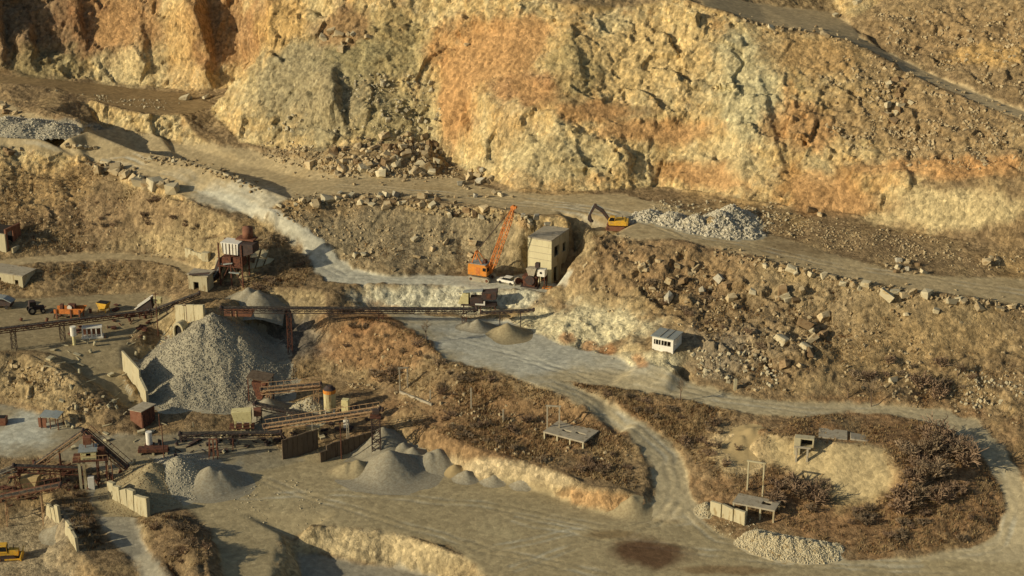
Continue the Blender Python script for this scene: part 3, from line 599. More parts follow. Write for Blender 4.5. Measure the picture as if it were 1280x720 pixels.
# ------------------------------------------------------------------ object helpers
class MB:
    """collects shapes; build() links them as ONE mesh object (coordinates local to the parent thing)"""
    def __init__(s): s.v = []; s.f = []
    def add(s, vs_, fs_):
        k = len(s.v); s.v += [tuple(v) for v in vs_]; s.f += [tuple(i+k for i in f) for f in fs_]; return s
    def hexa(s, p): return s.add(p, [(3, 2, 1, 0), (4, 5, 6, 7), (0, 1, 5, 4), (1, 2, 6, 5), (2, 3, 7, 6), (3, 0, 4, 7)])
    def box(s, cx, cy, cz, sx, sy, sz, rx=0, ry=0, rz=0):
        M_ = Matrix.Rotation(rz, 3, 'Z') @ Matrix.Rotation(ry, 3, 'Y') @ Matrix.Rotation(rx, 3, 'X')
        c = Vector((cx, cy, cz)); q = [(-1, -1, -1), (1, -1, -1), (1, 1, -1), (-1, 1, -1), (-1, -1, 1), (1, -1, 1), (1, 1, 1), (-1, 1, 1)]
        return s.hexa([c+M_ @ Vector((a*sx/2, b*sy/2, d_*sz/2)) for a, b, d_ in q])
    def beam(s, p, q, w_=.15, h_=None):
        p, q = Vector(p), Vector(q); h_ = h_ or w_; d_ = (q-p)
        if d_.length < 1e-4: return s
        d_.normalize(); a = Vector((0, 0, 1)) if abs(d_.z) < .95 else Vector((0, 1, 0))
        sx = d_.cross(a).normalized()*w_/2; sy = sx.cross(d_).normalized()*h_/2
        return s.hexa([p-sx-sy, p+sx-sy, p+sx+sy, p-sx+sy, q-sx-sy, q+sx-sy, q+sx+sy, q-sx+sy])
    def tube(s, p, q, r0, r1=None, n=12, cap=True):
        p, q = Vector(p), Vector(q); r1 = r0 if r1 is None else r1; d_ = (q-p).normalized()
        a = Vector((0, 0, 1)) if abs(d_.z) < .95 else Vector((0, 1, 0)); u = d_.cross(a).normalized(); v = u.cross(d_)
        vs_ = [p+(u*math.cos(2*math.pi*i/n)+v*math.sin(2*math.pi*i/n))*r0 for i in range(n)]+[q+(u*math.cos(2*math.pi*i/n)+v*math.sin(2*math.pi*i/n))*r1 for i in range(n)]
        fs_ = [(i, (i+1) % n, n+(i+1) % n, n+i) for i in range(n)]
        if cap: fs_ += [tuple(range(n))[::-1], tuple(range(n, 2*n))]
        return s.add(vs_, fs_)
    def prism(s, pts, y0, y1):
        n = len(pts); vs_ = [(a, y0, b) for a, b in pts]+[(a, y1, b) for a, b in pts]
        return s.add(vs_, [(i, (i+1) % n, n+(i+1) % n, n+i) for i in range(n)]+[tuple(range(n))[::-1], tuple(range(n, 2*n))])
    def build(s, name, mat, parent=None, bevel=0, smooth=False):
        me = bpy.data.meshes.new(name); me.from_pydata(s.v, [], s.f); me.update()
        bm = bmesh.new(); bm.from_mesh(me); bmesh.ops.recalc_face_normals(bm, faces=bm.faces[:])
        if bevel: bmesh.ops.bevel(bm, geom=bm.edges[:], offset=bevel, segments=1, affect='EDGES', clamp_overlap=True)
        bm.to_mesh(me); bm.free()
        if smooth: me.polygons.foreach_set('use_smooth', [True]*len(me.polygons))
        me.materials.append(mat); o = bpy.data.objects.new(name, me); col.objects.link(o)
        if parent is not None: o.parent = parent
        return o
def tag(o, label=None, cat=None, group=None, kind=None):
    if label: o['label'] = label
    if cat: o['category'] = cat
    if group: o['group'] = group
    if kind: o['kind'] = kind
    return o
def thing(name, label, cat, loc=(0, 0, 0), rotz=0, group=None):
    o = bpy.data.objects.new(name, None); col.objects.link(o); o.empty_display_size = .5
    o.location = loc; o.rotation_euler = (0, 0, rotz); return tag(o, label, cat, group, 'thing')
def elev(px, py, py_top):
    """the point seen at py_top straight above the ground point seen at (px, py)"""
    b = hit(px, py); d_ = ray(px, py_top); return Vector((b.x, b.y, CAM_Z+d_.z*b.y/d_.y))
R = math.radians

# ------------------------------------------------------------------ materials for things
def paint(name, rgb, rough=.7, metal=0, var=.18, stain=None, stain_at=.55, scale=1.2, spec=.3, bump=.15, rand=0.0, streak=False):
    m, t, b = new_mat(name); l = t.links; c = lin(rgb)
    geo = t.nodes.new('ShaderNodeTexCoord'); src = geo.outputs['Object']
    if streak:
        mp = nd(t, 'ShaderNodeMapping'); mp.inputs['Scale'].default_value = (1, 1, .25); l.new(src, mp.inputs[0]); src = mp.outputs[0]
    n = nd(t, 'ShaderNodeTexNoise', Scale=scale, Detail=6.0, Roughness=.65); l.new(src, n.inputs['Vector'])
    rr = nd(t, 'ShaderNodeMapRange'); rr.inputs[1].default_value = .3; rr.inputs[2].default_value = .7; rr.inputs[3].default_value = 1-var; rr.inputs[4].default_value = 1+var; l.new(n.outputs[0], rr.inputs[0])
    last = rr.outputs[0]
    if rand:
        oi = t.nodes.new('ShaderNodeObjectInfo'); r2 = nd(t, 'ShaderNodeMapRange'); r2.inputs[3].default_value = 1-rand; r2.inputs[4].default_value = 1+rand; l.new(oi.outputs['Random'], r2.inputs[0])
        mm = nd(t, 'ShaderNodeMath', operation='MULTIPLY'); l.new(last, mm.inputs[0]); l.new(r2.outputs[0], mm.inputs[1]); last = mm.outputs[0]
    vm = nd(t, 'ShaderNodeVectorMath', operation='SCALE'); vm.inputs[0].default_value = c; l.new(last, vm.inputs['Scale']); fin = vm.outputs[0]
    if stain:
        n2 = nd(t, 'ShaderNodeTexNoise', Scale=scale*1.7, Detail=5.0, Roughness=.7); l.new(src, n2.inputs['Vector'])
        r3 = nd(t, 'ShaderNodeMapRange'); r3.inputs[1].default_value = stain_at-.06; r3.inputs[2].default_value = stain_at+.1; l.new(n2.outputs[0], r3.inputs[0])
        mx = nd(t, 'ShaderNodeMix', data_type='RGBA'); l.new(r3.outputs[0], mx.inputs[0]); l.new(fin, mx.inputs[6]); mx.inputs[7].default_value = lin(stain)+(1,); fin = mx.outputs[2]
    l.new(fin, b.inputs['Base Color']); b.inputs['Roughness'].default_value = rough; b.inputs['Metallic'].default_value = metal; b.inputs['Specular IOR Level'].default_value = spec
    bp = nd(t, 'ShaderNodeBump', Distance=.08, Strength=bump); l.new(n.outputs[0], bp.inputs['Height']); l.new(bp.outputs[0], b.inputs['Normal'])
    return m
MT = dict(
    litfront=paint('painted_sunlit_concrete', (202, 192, 152), .95, 0, .1, (158, 140, 100), .62, .6, .1, .2, 0, True),  # cream concrete brightened: the sunlight on the house front is put into the colour
    sandstone=paint('sandy_blocks', (180, 164, 124), .95, 0, .16, (150, 120, 72), .56, .8, .05, .5, .08),
    rust=paint('rusty_steel', (104, 66, 46), .85, .0, .3, (64, 42, 34), .52), darksteel=paint('dark_steel', (66, 56, 50), .8, .0, .25, (92, 60, 44), .58), rail=paint('pale_rusty_steel', (172, 142, 104), .8, 0, .2, (120, 76, 50), .56),
    orange=paint('orange_paint', (206, 130, 44), .65, 0, .14, (156, 124, 80), .57, 1.3), boom=paint('orange_lattice_paint', (198, 120, 56), .7, 0, .2, (110, 62, 34), .6), yellow=paint('yellow_paint', (214, 166, 52), .6, 0, .12, (158, 134, 88), .58), paleyellow=paint('faded_yellow_paint', (206, 194, 138), .7, 0, .12, (120, 88, 52), .62),
    cream=paint('weathered_concrete', (178, 168, 134), .95, 0, .14, (136, 116, 78), .6, .7, .1, .3, 0, True), grey=paint('grey_concrete', (164, 154, 130), .95, 0, .16, (112, 98, 74), .6, .8, .1, .3), darkpanel=paint('dark_panel', (106, 92, 74), .9, 0, .2, (74, 58, 44), .56, .9, .1, .2, 0, True),
    white=paint('chalky_white_paint', (222, 216, 196), .7, 0, .08, (150, 126, 90), .66), tin=paint('tin_roof', (150, 156, 148), .5, .2, .12, (118, 96, 70), .62), redrust=paint('red_rust_sheet', (122, 84, 62), .85, 0, .2, (104, 58, 38), .56, .8),
    rubber=paint('belt_rubber', (52, 48, 42), .9, 0, .25, (120, 108, 84), .55), glass=paint('dark_glass', (30, 32, 32), .15, 0, .1, None, .5, 1, .5, 0), void=paint('painted_interior_shade', (36, 32, 28), .95, 0, .2), tyre=paint('tyre_rubber', (40, 38, 36), .9, 0, .2, (110, 98, 76), .58),  # void: near-black colour that paints the shade of interiors and openings
    gravel=paint('grey_gravel', (164, 156, 130), .95, 0, .22, None, .5, 3, .05, .5), sand=paint('beige_sand', (162, 148, 112), .95, 0, .16, (144, 130, 98), .5, 1.2, .05, .3), fines=paint('grey_stone_dust', (154, 147, 124), .95, 0, .16, (138, 128, 104), .5, 1.5, .05, .3), yellowsand=paint('ochre_sand', (166, 146, 104), .95, 0, .12, None, .5, 1.2, .05, .3),
    stonegrey=paint('grey_stone', (178, 170, 146), .95, 0, .2, (132, 124, 104), .55, .8, .05, .3, .22), stonetan=paint('tan_stone', (182, 164, 126), .95, 0, .2, (130, 102, 64), .56, .6, .05, .4, .24), yellowpale=paint('dirty_silo_paint', (190, 178, 132), .8, 0, .2, (120, 96, 62), .53, .8, .2, .2, 0, True), stonepale=paint('pale_stone', (190, 178, 144), .95, 0, .15, (156, 132, 86), .6, .7, .05, .3, .16), stonebrown=paint('brown_stone', (140, 118, 86), .95, 0, .22, (100, 78, 54), .55, .7, .05, .4, .2),
    twig=paint('bare_twigs', (144, 126, 100), .95, 0, .25, None, .5, 2, .05, 0, .22), redtwig=paint('reddish_twigs', (140, 118, 94), .95, 0, .25, None, .5, 2, .05, 0, .2), grass=paint('dry_grass', (172, 148, 104), .95, 0, .3, (112, 80, 48), .5, .25, .05, 0), weed=paint('rusty_weeds', (150, 130, 94), .95, 0, .3, (92, 64, 42), .52, .3, .05, 0), bark=paint('grey_bark', (110, 92, 74), .95, 0, .2))

def rocks(n, pts, seed):
    r = random.Random(seed); out_ = []
    for k in range(n):
        bm = bmesh.new(); q = (r.uniform(.8, 1.25), r.uniform(.7, 1.05), r.uniform(.62, .95))
        for i in range(pts):
            a, zz = r.uniform(0, 6.28), r.uniform(-1, 1); rr = math.sqrt(1-zz*zz); e = r.uniform(.78, 1.12)
            p4 = [math.cos(a)*rr*e, math.sin(a)*rr*e, zz*e]; p4 = [abs(u)**.75*math.copysign(1, u) for u in p4]
            bm.verts.new((p4[0]*q[0], p4[1]*q[1], p4[2]*q[2]))
        bmesh.ops.convex_hull(bm, input=bm.verts[:])
        for v in [v for v in bm.verts if not v.link_faces]: bm.verts.remove(v)
        bmesh.ops.triangulate(bm, faces=bm.faces[:]); bm.normal_update()
        bm.verts.index_update()
        out_.append((np.array([v.co[:] for v in bm.verts], np.float32), np.array([[v.index for v in f.verts] for f in bm.faces], np.int32))); bm.free()
    return out_
def blocks(n, seed):
    r = random.Random(seed); out_ = []
    for k in range(n):
        bm = bmesh.new(); q = (r.uniform(.75, 1.2), r.uniform(.65, 1.0), r.uniform(.5, .85))
        for sx in (-1, 1):
            for sy in (-1, 1):
                for sz in (-1, 1):
                    j = r.uniform(.55, .95); bm.verts.new((sx*q[0]*j*r.uniform(.8, 1.1), sy*q[1]*j*r.uniform(.8, 1.1), sz*q[2]*j*r.uniform(.8, 1.1)))
        for _ in range(4):
            a, zz = r.uniform(0, 6.28), r.uniform(-.8, 1); rr = math.sqrt(1-zz*zz); bm.verts.new((math.cos(a)*rr*q[0], math.sin(a)*rr*q[1], zz*q[2]*1.05))
        bmesh.ops.convex_hull(bm, input=bm.verts[:])
        for v in [v for v in bm.verts if not v.link_faces]: bm.verts.remove(v)
        bmesh.ops.triangulate(bm, faces=bm.faces[:]); bm.normal_update(); bm.verts.index_update()
        out_.append((np.array([v.co[:] for v in bm.verts], np.float32), np.array([[v.index for v in f.verts] for f in bm.faces], np.int32))); bm.free()
    return out_
ROCK_S = blocks(12, 3); ROCK_L = blocks(20, 5)
def rot_mats(n):
    q = rng.normal(size=(n, 4)); q /= np.linalg.norm(q, axis=1)[:, None]; w_, x_, y_, z_ = q.T
    return np.stack([np.stack([1-2*(y_*y_+z_*z_), 2*(x_*y_-z_*w_), 2*(x_*z_+y_*w_)], -1), np.stack([2*(x_*y_+z_*w_), 1-2*(x_*x_+z_*z_), 2*(y_*z_-x_*w_)], -1), np.stack([2*(x_*z_-y_*w_), 2*(y_*z_+x_*w_), 1-2*(x_*x_+y_*y_)], -1)], -2)
def stone_mesh(name, pos, size, mat, base=None):
    """many loose stones as one mesh"""
    base = base or ROCK_S; Vs, Fs, k = [], [], 0; pick = rng.integers(0, len(base), len(pos)); RM = rot_mats(len(pos))
    for b, (bv, bf) in enumerate(base):
        i = np.where(pick == b)[0]
        if not len(i): continue
        v = np.einsum('nij,vj->nvi', RM[i], bv)*size[i][:, None, None]+pos[i][:, None, :]
        f = bf[None]+(np.arange(len(i))*len(bv))[:, None, None]+k
        Vs.append(v.reshape(-1, 3)); Fs.append(f.reshape(-1)); k += v.shape[0]*v.shape[1]
    me = mesh_from(name, np.concatenate(Vs), np.concatenate(Fs), 3); me.materials.append(mat)
    o = bpy.data.objects.new(name, me); col.objects.link(o); return o
PZ = P3[..., 2]
def in_poly(pl, n, soft_px=0):
    """n random ground points inside the outline of a patch of ground (plan)"""
    P = hits(pl); xs = np.array([p.x for p in P]); ys = np.array([p.y for p in P]); ox, oy = [], []
    tot = 0
    for _ in range(60):
        x = rng.uniform(xs.min(), xs.max(), n*2); y = rng.uniform(ys.min(), ys.max(), n*2); ins = np.zeros(len(x), bool)
        for a in range(len(P)):
            b = (a+1) % len(P); c = (ys[a] > y) != (ys[b] > y)
            with np.errstate(divide='ignore', invalid='ignore'): ins ^= c & (x < (xs[b]-xs[a])*(y-ys[a])/(ys[b]-ys[a]+1e-12)+xs[a])
        ox.append(x[ins]); oy.append(y[ins]); tot += ins.sum()
        if tot >= n: break
    return np.concatenate(ox)[:n], np.concatenate(oy)[:n]
# ------------------------------------------------------------------ gravel, sand and stone heaps
def pile(name, label, cat, peaks, mat, slope_=.72, stones=0, ssize=(.12, .3), smat=None, group=None, rough=.12, gs=.3, flatten=None):
    """peaks: (px, py, ground z, height) of each crest point; the heap is their union of cones"""
    tops = [at(a, b, g+h_) for a, b, g, h_ in peaks]; hs = [p[3] for p in peaks]; gz = [p[2] for p in peaks]
    o3 = Vector((tops[0].x, tops[0].y, gz[0]))
    rmax = [h_/slope_+3.0 for h_ in hs]
    x0, x1 = min(t_.x-r for t_, r in zip(tops, rmax)), max(t_.x+r for t_, r in zip(tops, rmax)); y0, y1 = min(t_.y-r for t_, r in zip(tops, rmax)), max(t_.y+r for t_, r in zip(tops, rmax))
    xs = np.arange(x0, x1, gs); ys = np.arange(y0, y1, gs); X, Y = np.meshgrid(xs, ys); Zp = np.full(X.shape, -99.)
    wob = 1+.15*fbm(X, Y, 0*X+hs[0]*7, .15, 2)
    for t_ in tops:
        dd = np.hypot(X-t_.x, Y-t_.y)*wob; Zp = np.maximum(Zp, t_.z-slope_*(np.sqrt(dd*dd+.03)-.1))
    Zp += rough*fbm(X, Y, 0*X, .8, 3)+.5*rough*fbm(X, Y, 0*X+7, 2.4, 2)
    G = sampleH(X.ravel(), Y.ravel(), PZ).reshape(X.shape)
    ks = min(1.0, .24*max(hs)); hg = Zp-G; hf = .5*(hg+np.sqrt(hg*hg+ks*ks)); Zp = G+hf-.12; keep = hf > .08      # skirts flare out at the foot
    kq = keep[:-1, :-1] | keep[1:, :-1] | keep[:-1, 1:] | keep[1:, 1:]
    Zc = Zp
    ii = np.arange(X.size).reshape(X.shape); q = np.stack([ii[:-1, :-1], ii[:-1, 1:], ii[1:, 1:], ii[1:, :-1]], -1)[kq].reshape(-1)
    u, inv = np.unique(q, return_inverse=True); pv = np.stack([X.ravel(), Y.ravel(), Zc.ravel()], -1)[u]-np.array(o3)
    me = mesh_from(name, pv, inv, 4); me.polygons.foreach_set('use_smooth', np.ones(len(me.polygons), bool)); me.materials.append(mat)
    o = bpy.data.objects.new(name, me); col.objects.link(o); o.location = o3; tag(o, label, cat, group)
    if stones and (Zp > G+.05).any():
        on = np.where((Zp > G+.05).ravel())[0]; k = rng.choice(on, stones); jx = X.ravel()[k]+rng.uniform(-gs/2, gs/2, stones); jy = Y.ravel()[k]+rng.uniform(-gs/2, gs/2, stones)
        gyy, gxx = np.gradient(Zp, gs); jz = Zp.ravel()[k]+gxx.ravel()[k]*(jx-X.ravel()[k])+gyy.ravel()[k]*(jy-Y.ravel()[k]); pos = np.stack([jx, jy, jz], -1)-np.array(o3)
        sz = rng.uniform(*ssize, stones)*rng.uniform(.6, 1, stones)
        s_ = stone_mesh('loose_stone', pos, sz, smat or mat); s_.parent = o; s_['kind'] = 'stuff'
    return o
pile('gravel_pile', 'very large grey gravel cone below the tunnel mouth and long conveyor', 'gravel pile', [(265, 391, -23, 12.4), (250, 404, -23, 11), (236, 424, -23, 8.4), (300, 420, -23, 8.6)], MT['gravel'], .74, 16000, (.08, .21), MT['stonegrey'], None, .3, .4)
pile('gravel_pile', 'coarse grey gravel pile behind the broken concrete wall', 'gravel pile', [(222, 570, -26, 4.6)], MT['gravel'], .64, 2600, (.1, .22), MT['stonegrey'], 'gravel piles')
pile('gravel_pile', 'fine beige gravel heap leaning on the broken concrete wall', 'gravel pile', [(190, 578, -26, 4.2), (180, 590, -26, 3.6)], MT['sand'], .62, 1800, (.07, .18), MT['stonetan'], 'gravel piles')
pile('gravel_pile', 'smooth grey fines heap on the yard side of the coarse gravel pile', 'gravel pile', [(262, 582, -26, 3.6), (275, 588, -26, 2.8)], MT['fines'], .7, 0, group='gravel piles')
pile('sand_pile', 'tall sharp beige sand cone below the lattice conveyor tower', 'sand pile', [(487, 562, -26, 4.1)], MT['fines'], .62, 0, group='sand piles', rough=.12)
pile('sand_pile', 'low beige sand heap on the panel wall side of the sharp cone', 'sand pile', [(447, 574, -26, 2.4), (434, 578, -26, 1.9)], MT['sand'], .66, 0, group='sand piles', rough=.14)
pile('sand_pile', 'grey sand ridge behind the sharp beige cone', 'sand pile', [(548, 560, -26, 3.0), (538, 565, -26, 2.6), (516, 558, -26, 2.4), (504, 552, -26, 2.6)], MT['fines'], .72, 0, group='sand piles', rough=.12)
pile('sand_pile', 'pale sand heap at the foot of the lattice conveyor tower', 'sand pile', [(479, 533, -23.6, 1.9)], MT['fines'], .66, 0, group='sand piles', rough=.14)
for px_, py_, h_, lb in ((583, 587, 1.6, 'first and greyest'), (617, 592, 1.5, 'middle'), (655, 596, 1.5, 'last')):
    pile('sand_pile', lb + ' small cone in the front row of dumped heaps below the yellow bank', 'sand pile', [(px_, py_, -26, h_)], MT['fines'], .64, 0, group='small dumped heaps', rough=.14, gs=.25)
for px_, py_, h_, lb in ((569, 580, 1.3, 'ochre'), (598, 579, 1.5, 'tan'), (617, 581, 1.3, 'brownish')):
    pile('sand_pile', lb + ' small heap in the rear row against the yellow bank', 'sand pile', [(px_, py_, -25.8, h_)], MT['yellowsand'], .64, 0, group='small dumped heaps', rough=.14, gs=.25)
pile('sand_pile', 'smooth beige sand cone on the grey lower yard', 'sand pile', [(634, 403, -15, 2.7)], MT['sand'], .7, 0, rough=.06, group='heaps on the lower yard')
pile('sand_pile', 'blue grey stone dust heap under the transfer station', 'sand pile', [(597, 398, -15, 2.4), (585, 402, -15, 1.7)], MT['fines'], .72, 0, rough=.1, group='heaps on the lower yard')
pile('rubble_pile', 'long pale rubble heap at the edge of the bottom yard', 'rubble pile', [(948+k*8, 664+k*1.4+(1.5 if k % 2 else 0), -25.9, 2.1-.012*(k-3)**2*(1 if k > 3 else 2)) for k in range(13)], MT['stonepale'], .62, 3600, (.12, .28), MT['stonepale'], None, .15, .25)
pile('sand_pile', 'narrow grey fan of sand spilling off the bank by the curving road', 'sand pile', [(791, 621, -25.8, 2.8), (797, 628, -25.8, 2)], MT['sand'], .8, 0, rough=.1, gs=.25)
pile('sand_pile', 'pale sand heap with stones at the mouth of the loop road', 'sand pile', [(882, 628, -25.4, 1.8), (888, 632, -25.4, 1.2)], MT['stonepale'], .8, 200, (.1, .25), MT['stonepale'], None, .15, .25)
pile('sand_pile', 'smooth tan sand slope beside the ruined bunker', 'sand pile', [(940, 536, -20.4, 3.6), (928, 545, -20.6, 3)], MT['yellowsand'], .68, 0, rough=.06)
pile('rubble_pile', 'grey blasted rock heap on the haul road behind the excavator', 'rubble pile', [(812, 262, .1, 1.6), (840, 264, .1, 2.0), (870, 268, .1, 2.4), (900, 262, .2, 3.0), (915, 256, .3, 3.2), (915, 282, -.3, 1.8), (890, 280, -.2, 1.6), (935, 285, -.5, 1.5)], MT['gravel'], .7, 2600, (.2, .55), MT['stonegrey'], None, .35, .35)
pile('rubble_pile', 'brown rock mound inside the grey blasted heap', 'rubble pile', [(890, 270, -.1, 2.4)], MT['yellowsand'], .8, 120, (.15, .4), MT['stonetan'], None, .3, .3)
pile('rubble_pile', 'pale grey crushed stone spread by the far left bench', 'rubble pile', [(8, 145, 5.5, 1.1), (40, 148, 5.5, 1.1), (70, 152, 5.5, 1.0), (25, 154, 5.4, .9)], MT['gravel'], .35, 1500, (.15, .4), MT['stonegrey'], None, .25, .4)
pile('rubble_pile', 'stony grey heap under the dark crossing conveyor', 'rubble pile', [(388, 496, -22.8, 2.2), (372, 504, -23, 1.6)], MT['gravel'], .7, 420, (.14, .32), MT['stonepale'], 'heaps among the mid plant', .15, .25)
pile('sand_pile', 'smooth grey heap below the short beige conveyor', 'sand pile', [(335, 496, -23, 2.6)], MT['fines'], .66, 0, group='heaps among the mid plant', rough=.08)
pile('sand_pile', 'grey dust heap with dark flanks at the head of the long conveyor', 'sand pile', [(310, 358, -13.4, 2.6), (322, 362, -13, 2.0)], MT['fines'], .75, 0, rough=.2)
pile('sand_pile', 'small heap of spoil in the low pit beside the bulldozer', 'sand pile', [(72, 655, -29, 1.8)], MT['fines'], .7, 0, rough=.1)
# ------------------------------------------------------------------ conveyors and lattice towers
def lattice(mb, c, top_z, hw, n, bw=.1, taper=1.0):
    """square lattice mast round a vertical axis; c is its foot (local)"""
    x, y, z0 = c; H_ = top_z-z0
    for k in range(4):
        sx, sy = ((-1, -1), (1, -1), (1, 1), (-1, 1))[k]; ex, ey = ((1, -1), (1, 1), (-1, 1), (-1, -1))[k]
        mb.beam((x+sx*hw, y+sy*hw, z0), (x+sx*hw*taper, y+sy*hw*taper, top_z), bw*1.3)
        for i in range(n):
            f0, f1 = i/n, (i+1)/n; h0, h1 = hw*(1+(taper-1)*f0), hw*(1+(taper-1)*f1)
            a, b = (x+sx*h0, y+sy*h0, z0+H_*f0), (x+ex*h1, y+ey*h1, z0+H_*f1)
            mb.beam(a, b, bw) if i % 2 == 0 else mb.beam((x+ex*h0, y+ey*h0, z0+H_*f0), (x+sx*h1, y+sy*h1, z0+H_*f1), bw)
            mb.beam((x+sx*h1, y+sy*h1, z0+H_*f1), (x+ex*h1, y+ey*h1, z0+H_*f1), bw*.8)
def conveyor(label, A, B, width=1.1, depth=.9, frame='rust', legs=(), rails=None, group='conveyors of the crushing plant', leg_mat=None, mast=True, bay=1.6, belt='rubber', rollers=True):
    A, B = Vector(A), Vector(B); g = Vector((A.x, A.y, drop(A.x, A.y))); t_ = thing('conveyor', label, 'conveyor', g, 0, group)
    a, b = A-g, B-g; d_ = (b-a); Ln = d_.length; d_.normalize(); s_ = d_.cross(Vector((0, 0, 1))).normalized(); u_ = s_.cross(d_).normalized()
    for sgn in (-1, 1):
        fr = MB(); n = max(3, int(Ln/bay)); o_ = s_*sgn*width/2
        fr.beam(a+o_, b+o_, .16); fr.beam(a+o_-u_*depth, b+o_-u_*depth, .14)
        for i in range(n+1):
            p = a+d_*Ln*i/n; fr.beam(p+o_, p+o_-u_*depth, .09)
            if i < n: q = a+d_*Ln*(i+1)/n; fr.beam(p+o_-u_*(depth if i % 2 else 0), q+o_-u_*(0 if i % 2 else depth), .08)
        fr.build('truss_side', MT[frame], t_)
    bt = MB(); bt.hexa([a-s_*width*.42+u_*.03, a+s_*width*.42+u_*.03, b+s_*width*.42+u_*.03, b-s_*width*.42+u_*.03, a-s_*width*.42+u_*.12, a+s_*width*.42+u_*.12, b+s_*width*.42+u_*.12, b-s_*width*.42+u_*.12]); bt.build('belt', MT[belt], t_)
    for p, nm in ((a, 'tail_pulley'), (b, 'head_pulley')):
        pl_ = MB(); pl_.tube(p-s_*width*.6, p+s_*width*.6, .28, n=10); pl_.build(nm, MT['darksteel'], t_)
    if rollers:
        rl = MB(); n = max(3, int(Ln/2.2))
        for i in range(1, n): p = a+d_*Ln*i/n-u_*.12; rl.beam(p-s_*width*.55, p+s_*width*.55, .1)
        tag(rl.build('roller_frame', MT['darksteel'], t_), kind='stuff')
    if rails:
        for sgn in (-1, 1):
            rl = MB(); n = max(4, int(Ln/1.3)); o_ = s_*sgn*(width/2+.45)
            rl.beam(a+o_+u_*.05, b+o_+u_*.05, .2, .08); rl.beam(a+o_+u_*.95, b+o_+u_*.95, .08)
            for i in range(n+1): p = a+d_*Ln*i/n; rl.beam(p+o_, p+o_+u_*.95, .07)
            rl.build('handrail', MT[rails], t_)
    for f in legs:
        p = a+d_*Ln*f; gz = drop(p.x+g.x, p.y+g.y)-g.z; lg = MB(); tz = p.z-depth*.9
        if tz-gz < .4: continue
        if mast: lattice(lg, (p.x, p.y, gz-.3), tz, .45, max(2, int((tz-gz)/1.2)), .07)
        else:
            for sgn in (-1, 1): lg.beam((p.x+s_.x*sgn*(width*.9), p.y+s_.y*sgn*(width*.9), gz-.3), (p.x+s_.x*sgn*width*.5, p.y+s_.y*sgn*width*.5, tz), .16)
            lg.beam((p.x-s_.x*width*.7, p.y-s_.y*width*.7, (gz+tz)/2), (p.x+s_.x*width*.7, p.y+s_.y*width*.7, (gz+tz)/2), .1)
        lg.build('support_tower', MT[leg_mat or frame], t_)
    return t_
conveyor('very long dark conveyor running level from the gravel cone to the transfer station', at(276, 384.5, -9.0), at(596, 386, -11.8), 1.2, .9, 'darksteel', (.26, .62, .95), None, leg_mat='rust')
conveyor('short slender grey conveyor sticking out past the transfer station', at(602, 390, -12.0), at(667, 387, -11.4), .7, .35, 'darksteel', (.35, .75), None, mast=False)
conveyor('rusty elevated conveyor crossing the parked machines on a lattice mast', elev(-30, 446, 415), elev(187, 404, 388), 1.1, .8, 'rust', (.215, .49), None, leg_mat='darksteel')
conveyor('dark feed conveyor climbing from the inclined screen to the concrete plinth', elev(187, 404, 389), elev(250, 379, 366), 1.0, .7, 'darksteel', (.35,), None, mast=False)
conveyor('short beige railed conveyor beside the rusty hopper roof', elev(328, 516, 487), elev(402, 512, 480), 1.1, .8, 'rail', (.12, .92), 'rail')
conveyor('dark lattice conveyor sloping down behind the yellow bin', elev(320, 530, 504), elev(398, 536, 521), 1.1, .9, 'darksteel', (.06,), None)
conveyor('long orange railed conveyor rising to the lattice tower over the sand', elev(332, 552, 533), elev(476, 566, 511), 1.1, .7, 'rail', (.42, .72), 'rail', leg_mat='grey', mast=False)
conveyor('low dark conveyor running level in front of the yellow bin', elev(226, 562, 542), elev(352, 560, 540), 1.1, .9, 'darksteel', (.36, .52), None, leg_mat='rust', mast=False)
conveyor('rusty truss conveyor running level into the plant cabin', elev(20, 612, 582), elev(106, 606, 585), 1.1, 1.1, 'rust', (.04, .55), None)
conveyor('steep conveyor climbing over the pale ground to the peak above the cabin', elev(46, 600, 580), elev(109, 596, 538), 1.1, .8, 'rail', (.5,), None, mast=False, leg_mat='rust')
conveyor('orange conveyor plunging from the peak down towards the broken wall', elev(112, 596, 539), elev(160, 600, 584), 1.1, .8, 'rail', (.55,), 'rust', mast=False)
conveyor('pale walkway conveyor with orange rail at the frame edge', elev(-20, 655, 626), elev(78, 632, 606), 1.2, .8, 'rail', (.3, .75), 'redrust', mast=False)
conveyor('grey sloping conveyor entering from the frame edge below the truss', elev(-40, 640, 608), elev(22, 612, 583), 1.2, .7, 'grey', (.6,), None, mast=False)
# the free-standing lattice tower under the orange conveyor's head
tp = elev(471, 572, 515); gz = drop(tp.x, tp.y); t_ = thing('lattice_tower', 'rusty lattice tower standing behind the sharp beige sand cone', 'tower', (tp.x, tp.y, gz))
mb = MB(); lattice(mb, (0, 0, -.3), tp.z-gz-.9, .75, 7, .11); mb.build('mast', MT['darksteel'], t_)
mb = MB(); mb.box(0, 0, tp.z-gz-.8, 2.0, 2.0, .12); mb.build('platform', MT['rust'], t_)
mb = MB(); mb.box(.1, 0, tp.z-gz+.05, 1.3, .9, .8); mb.build('motor', MT['darksteel'], t_, .06)

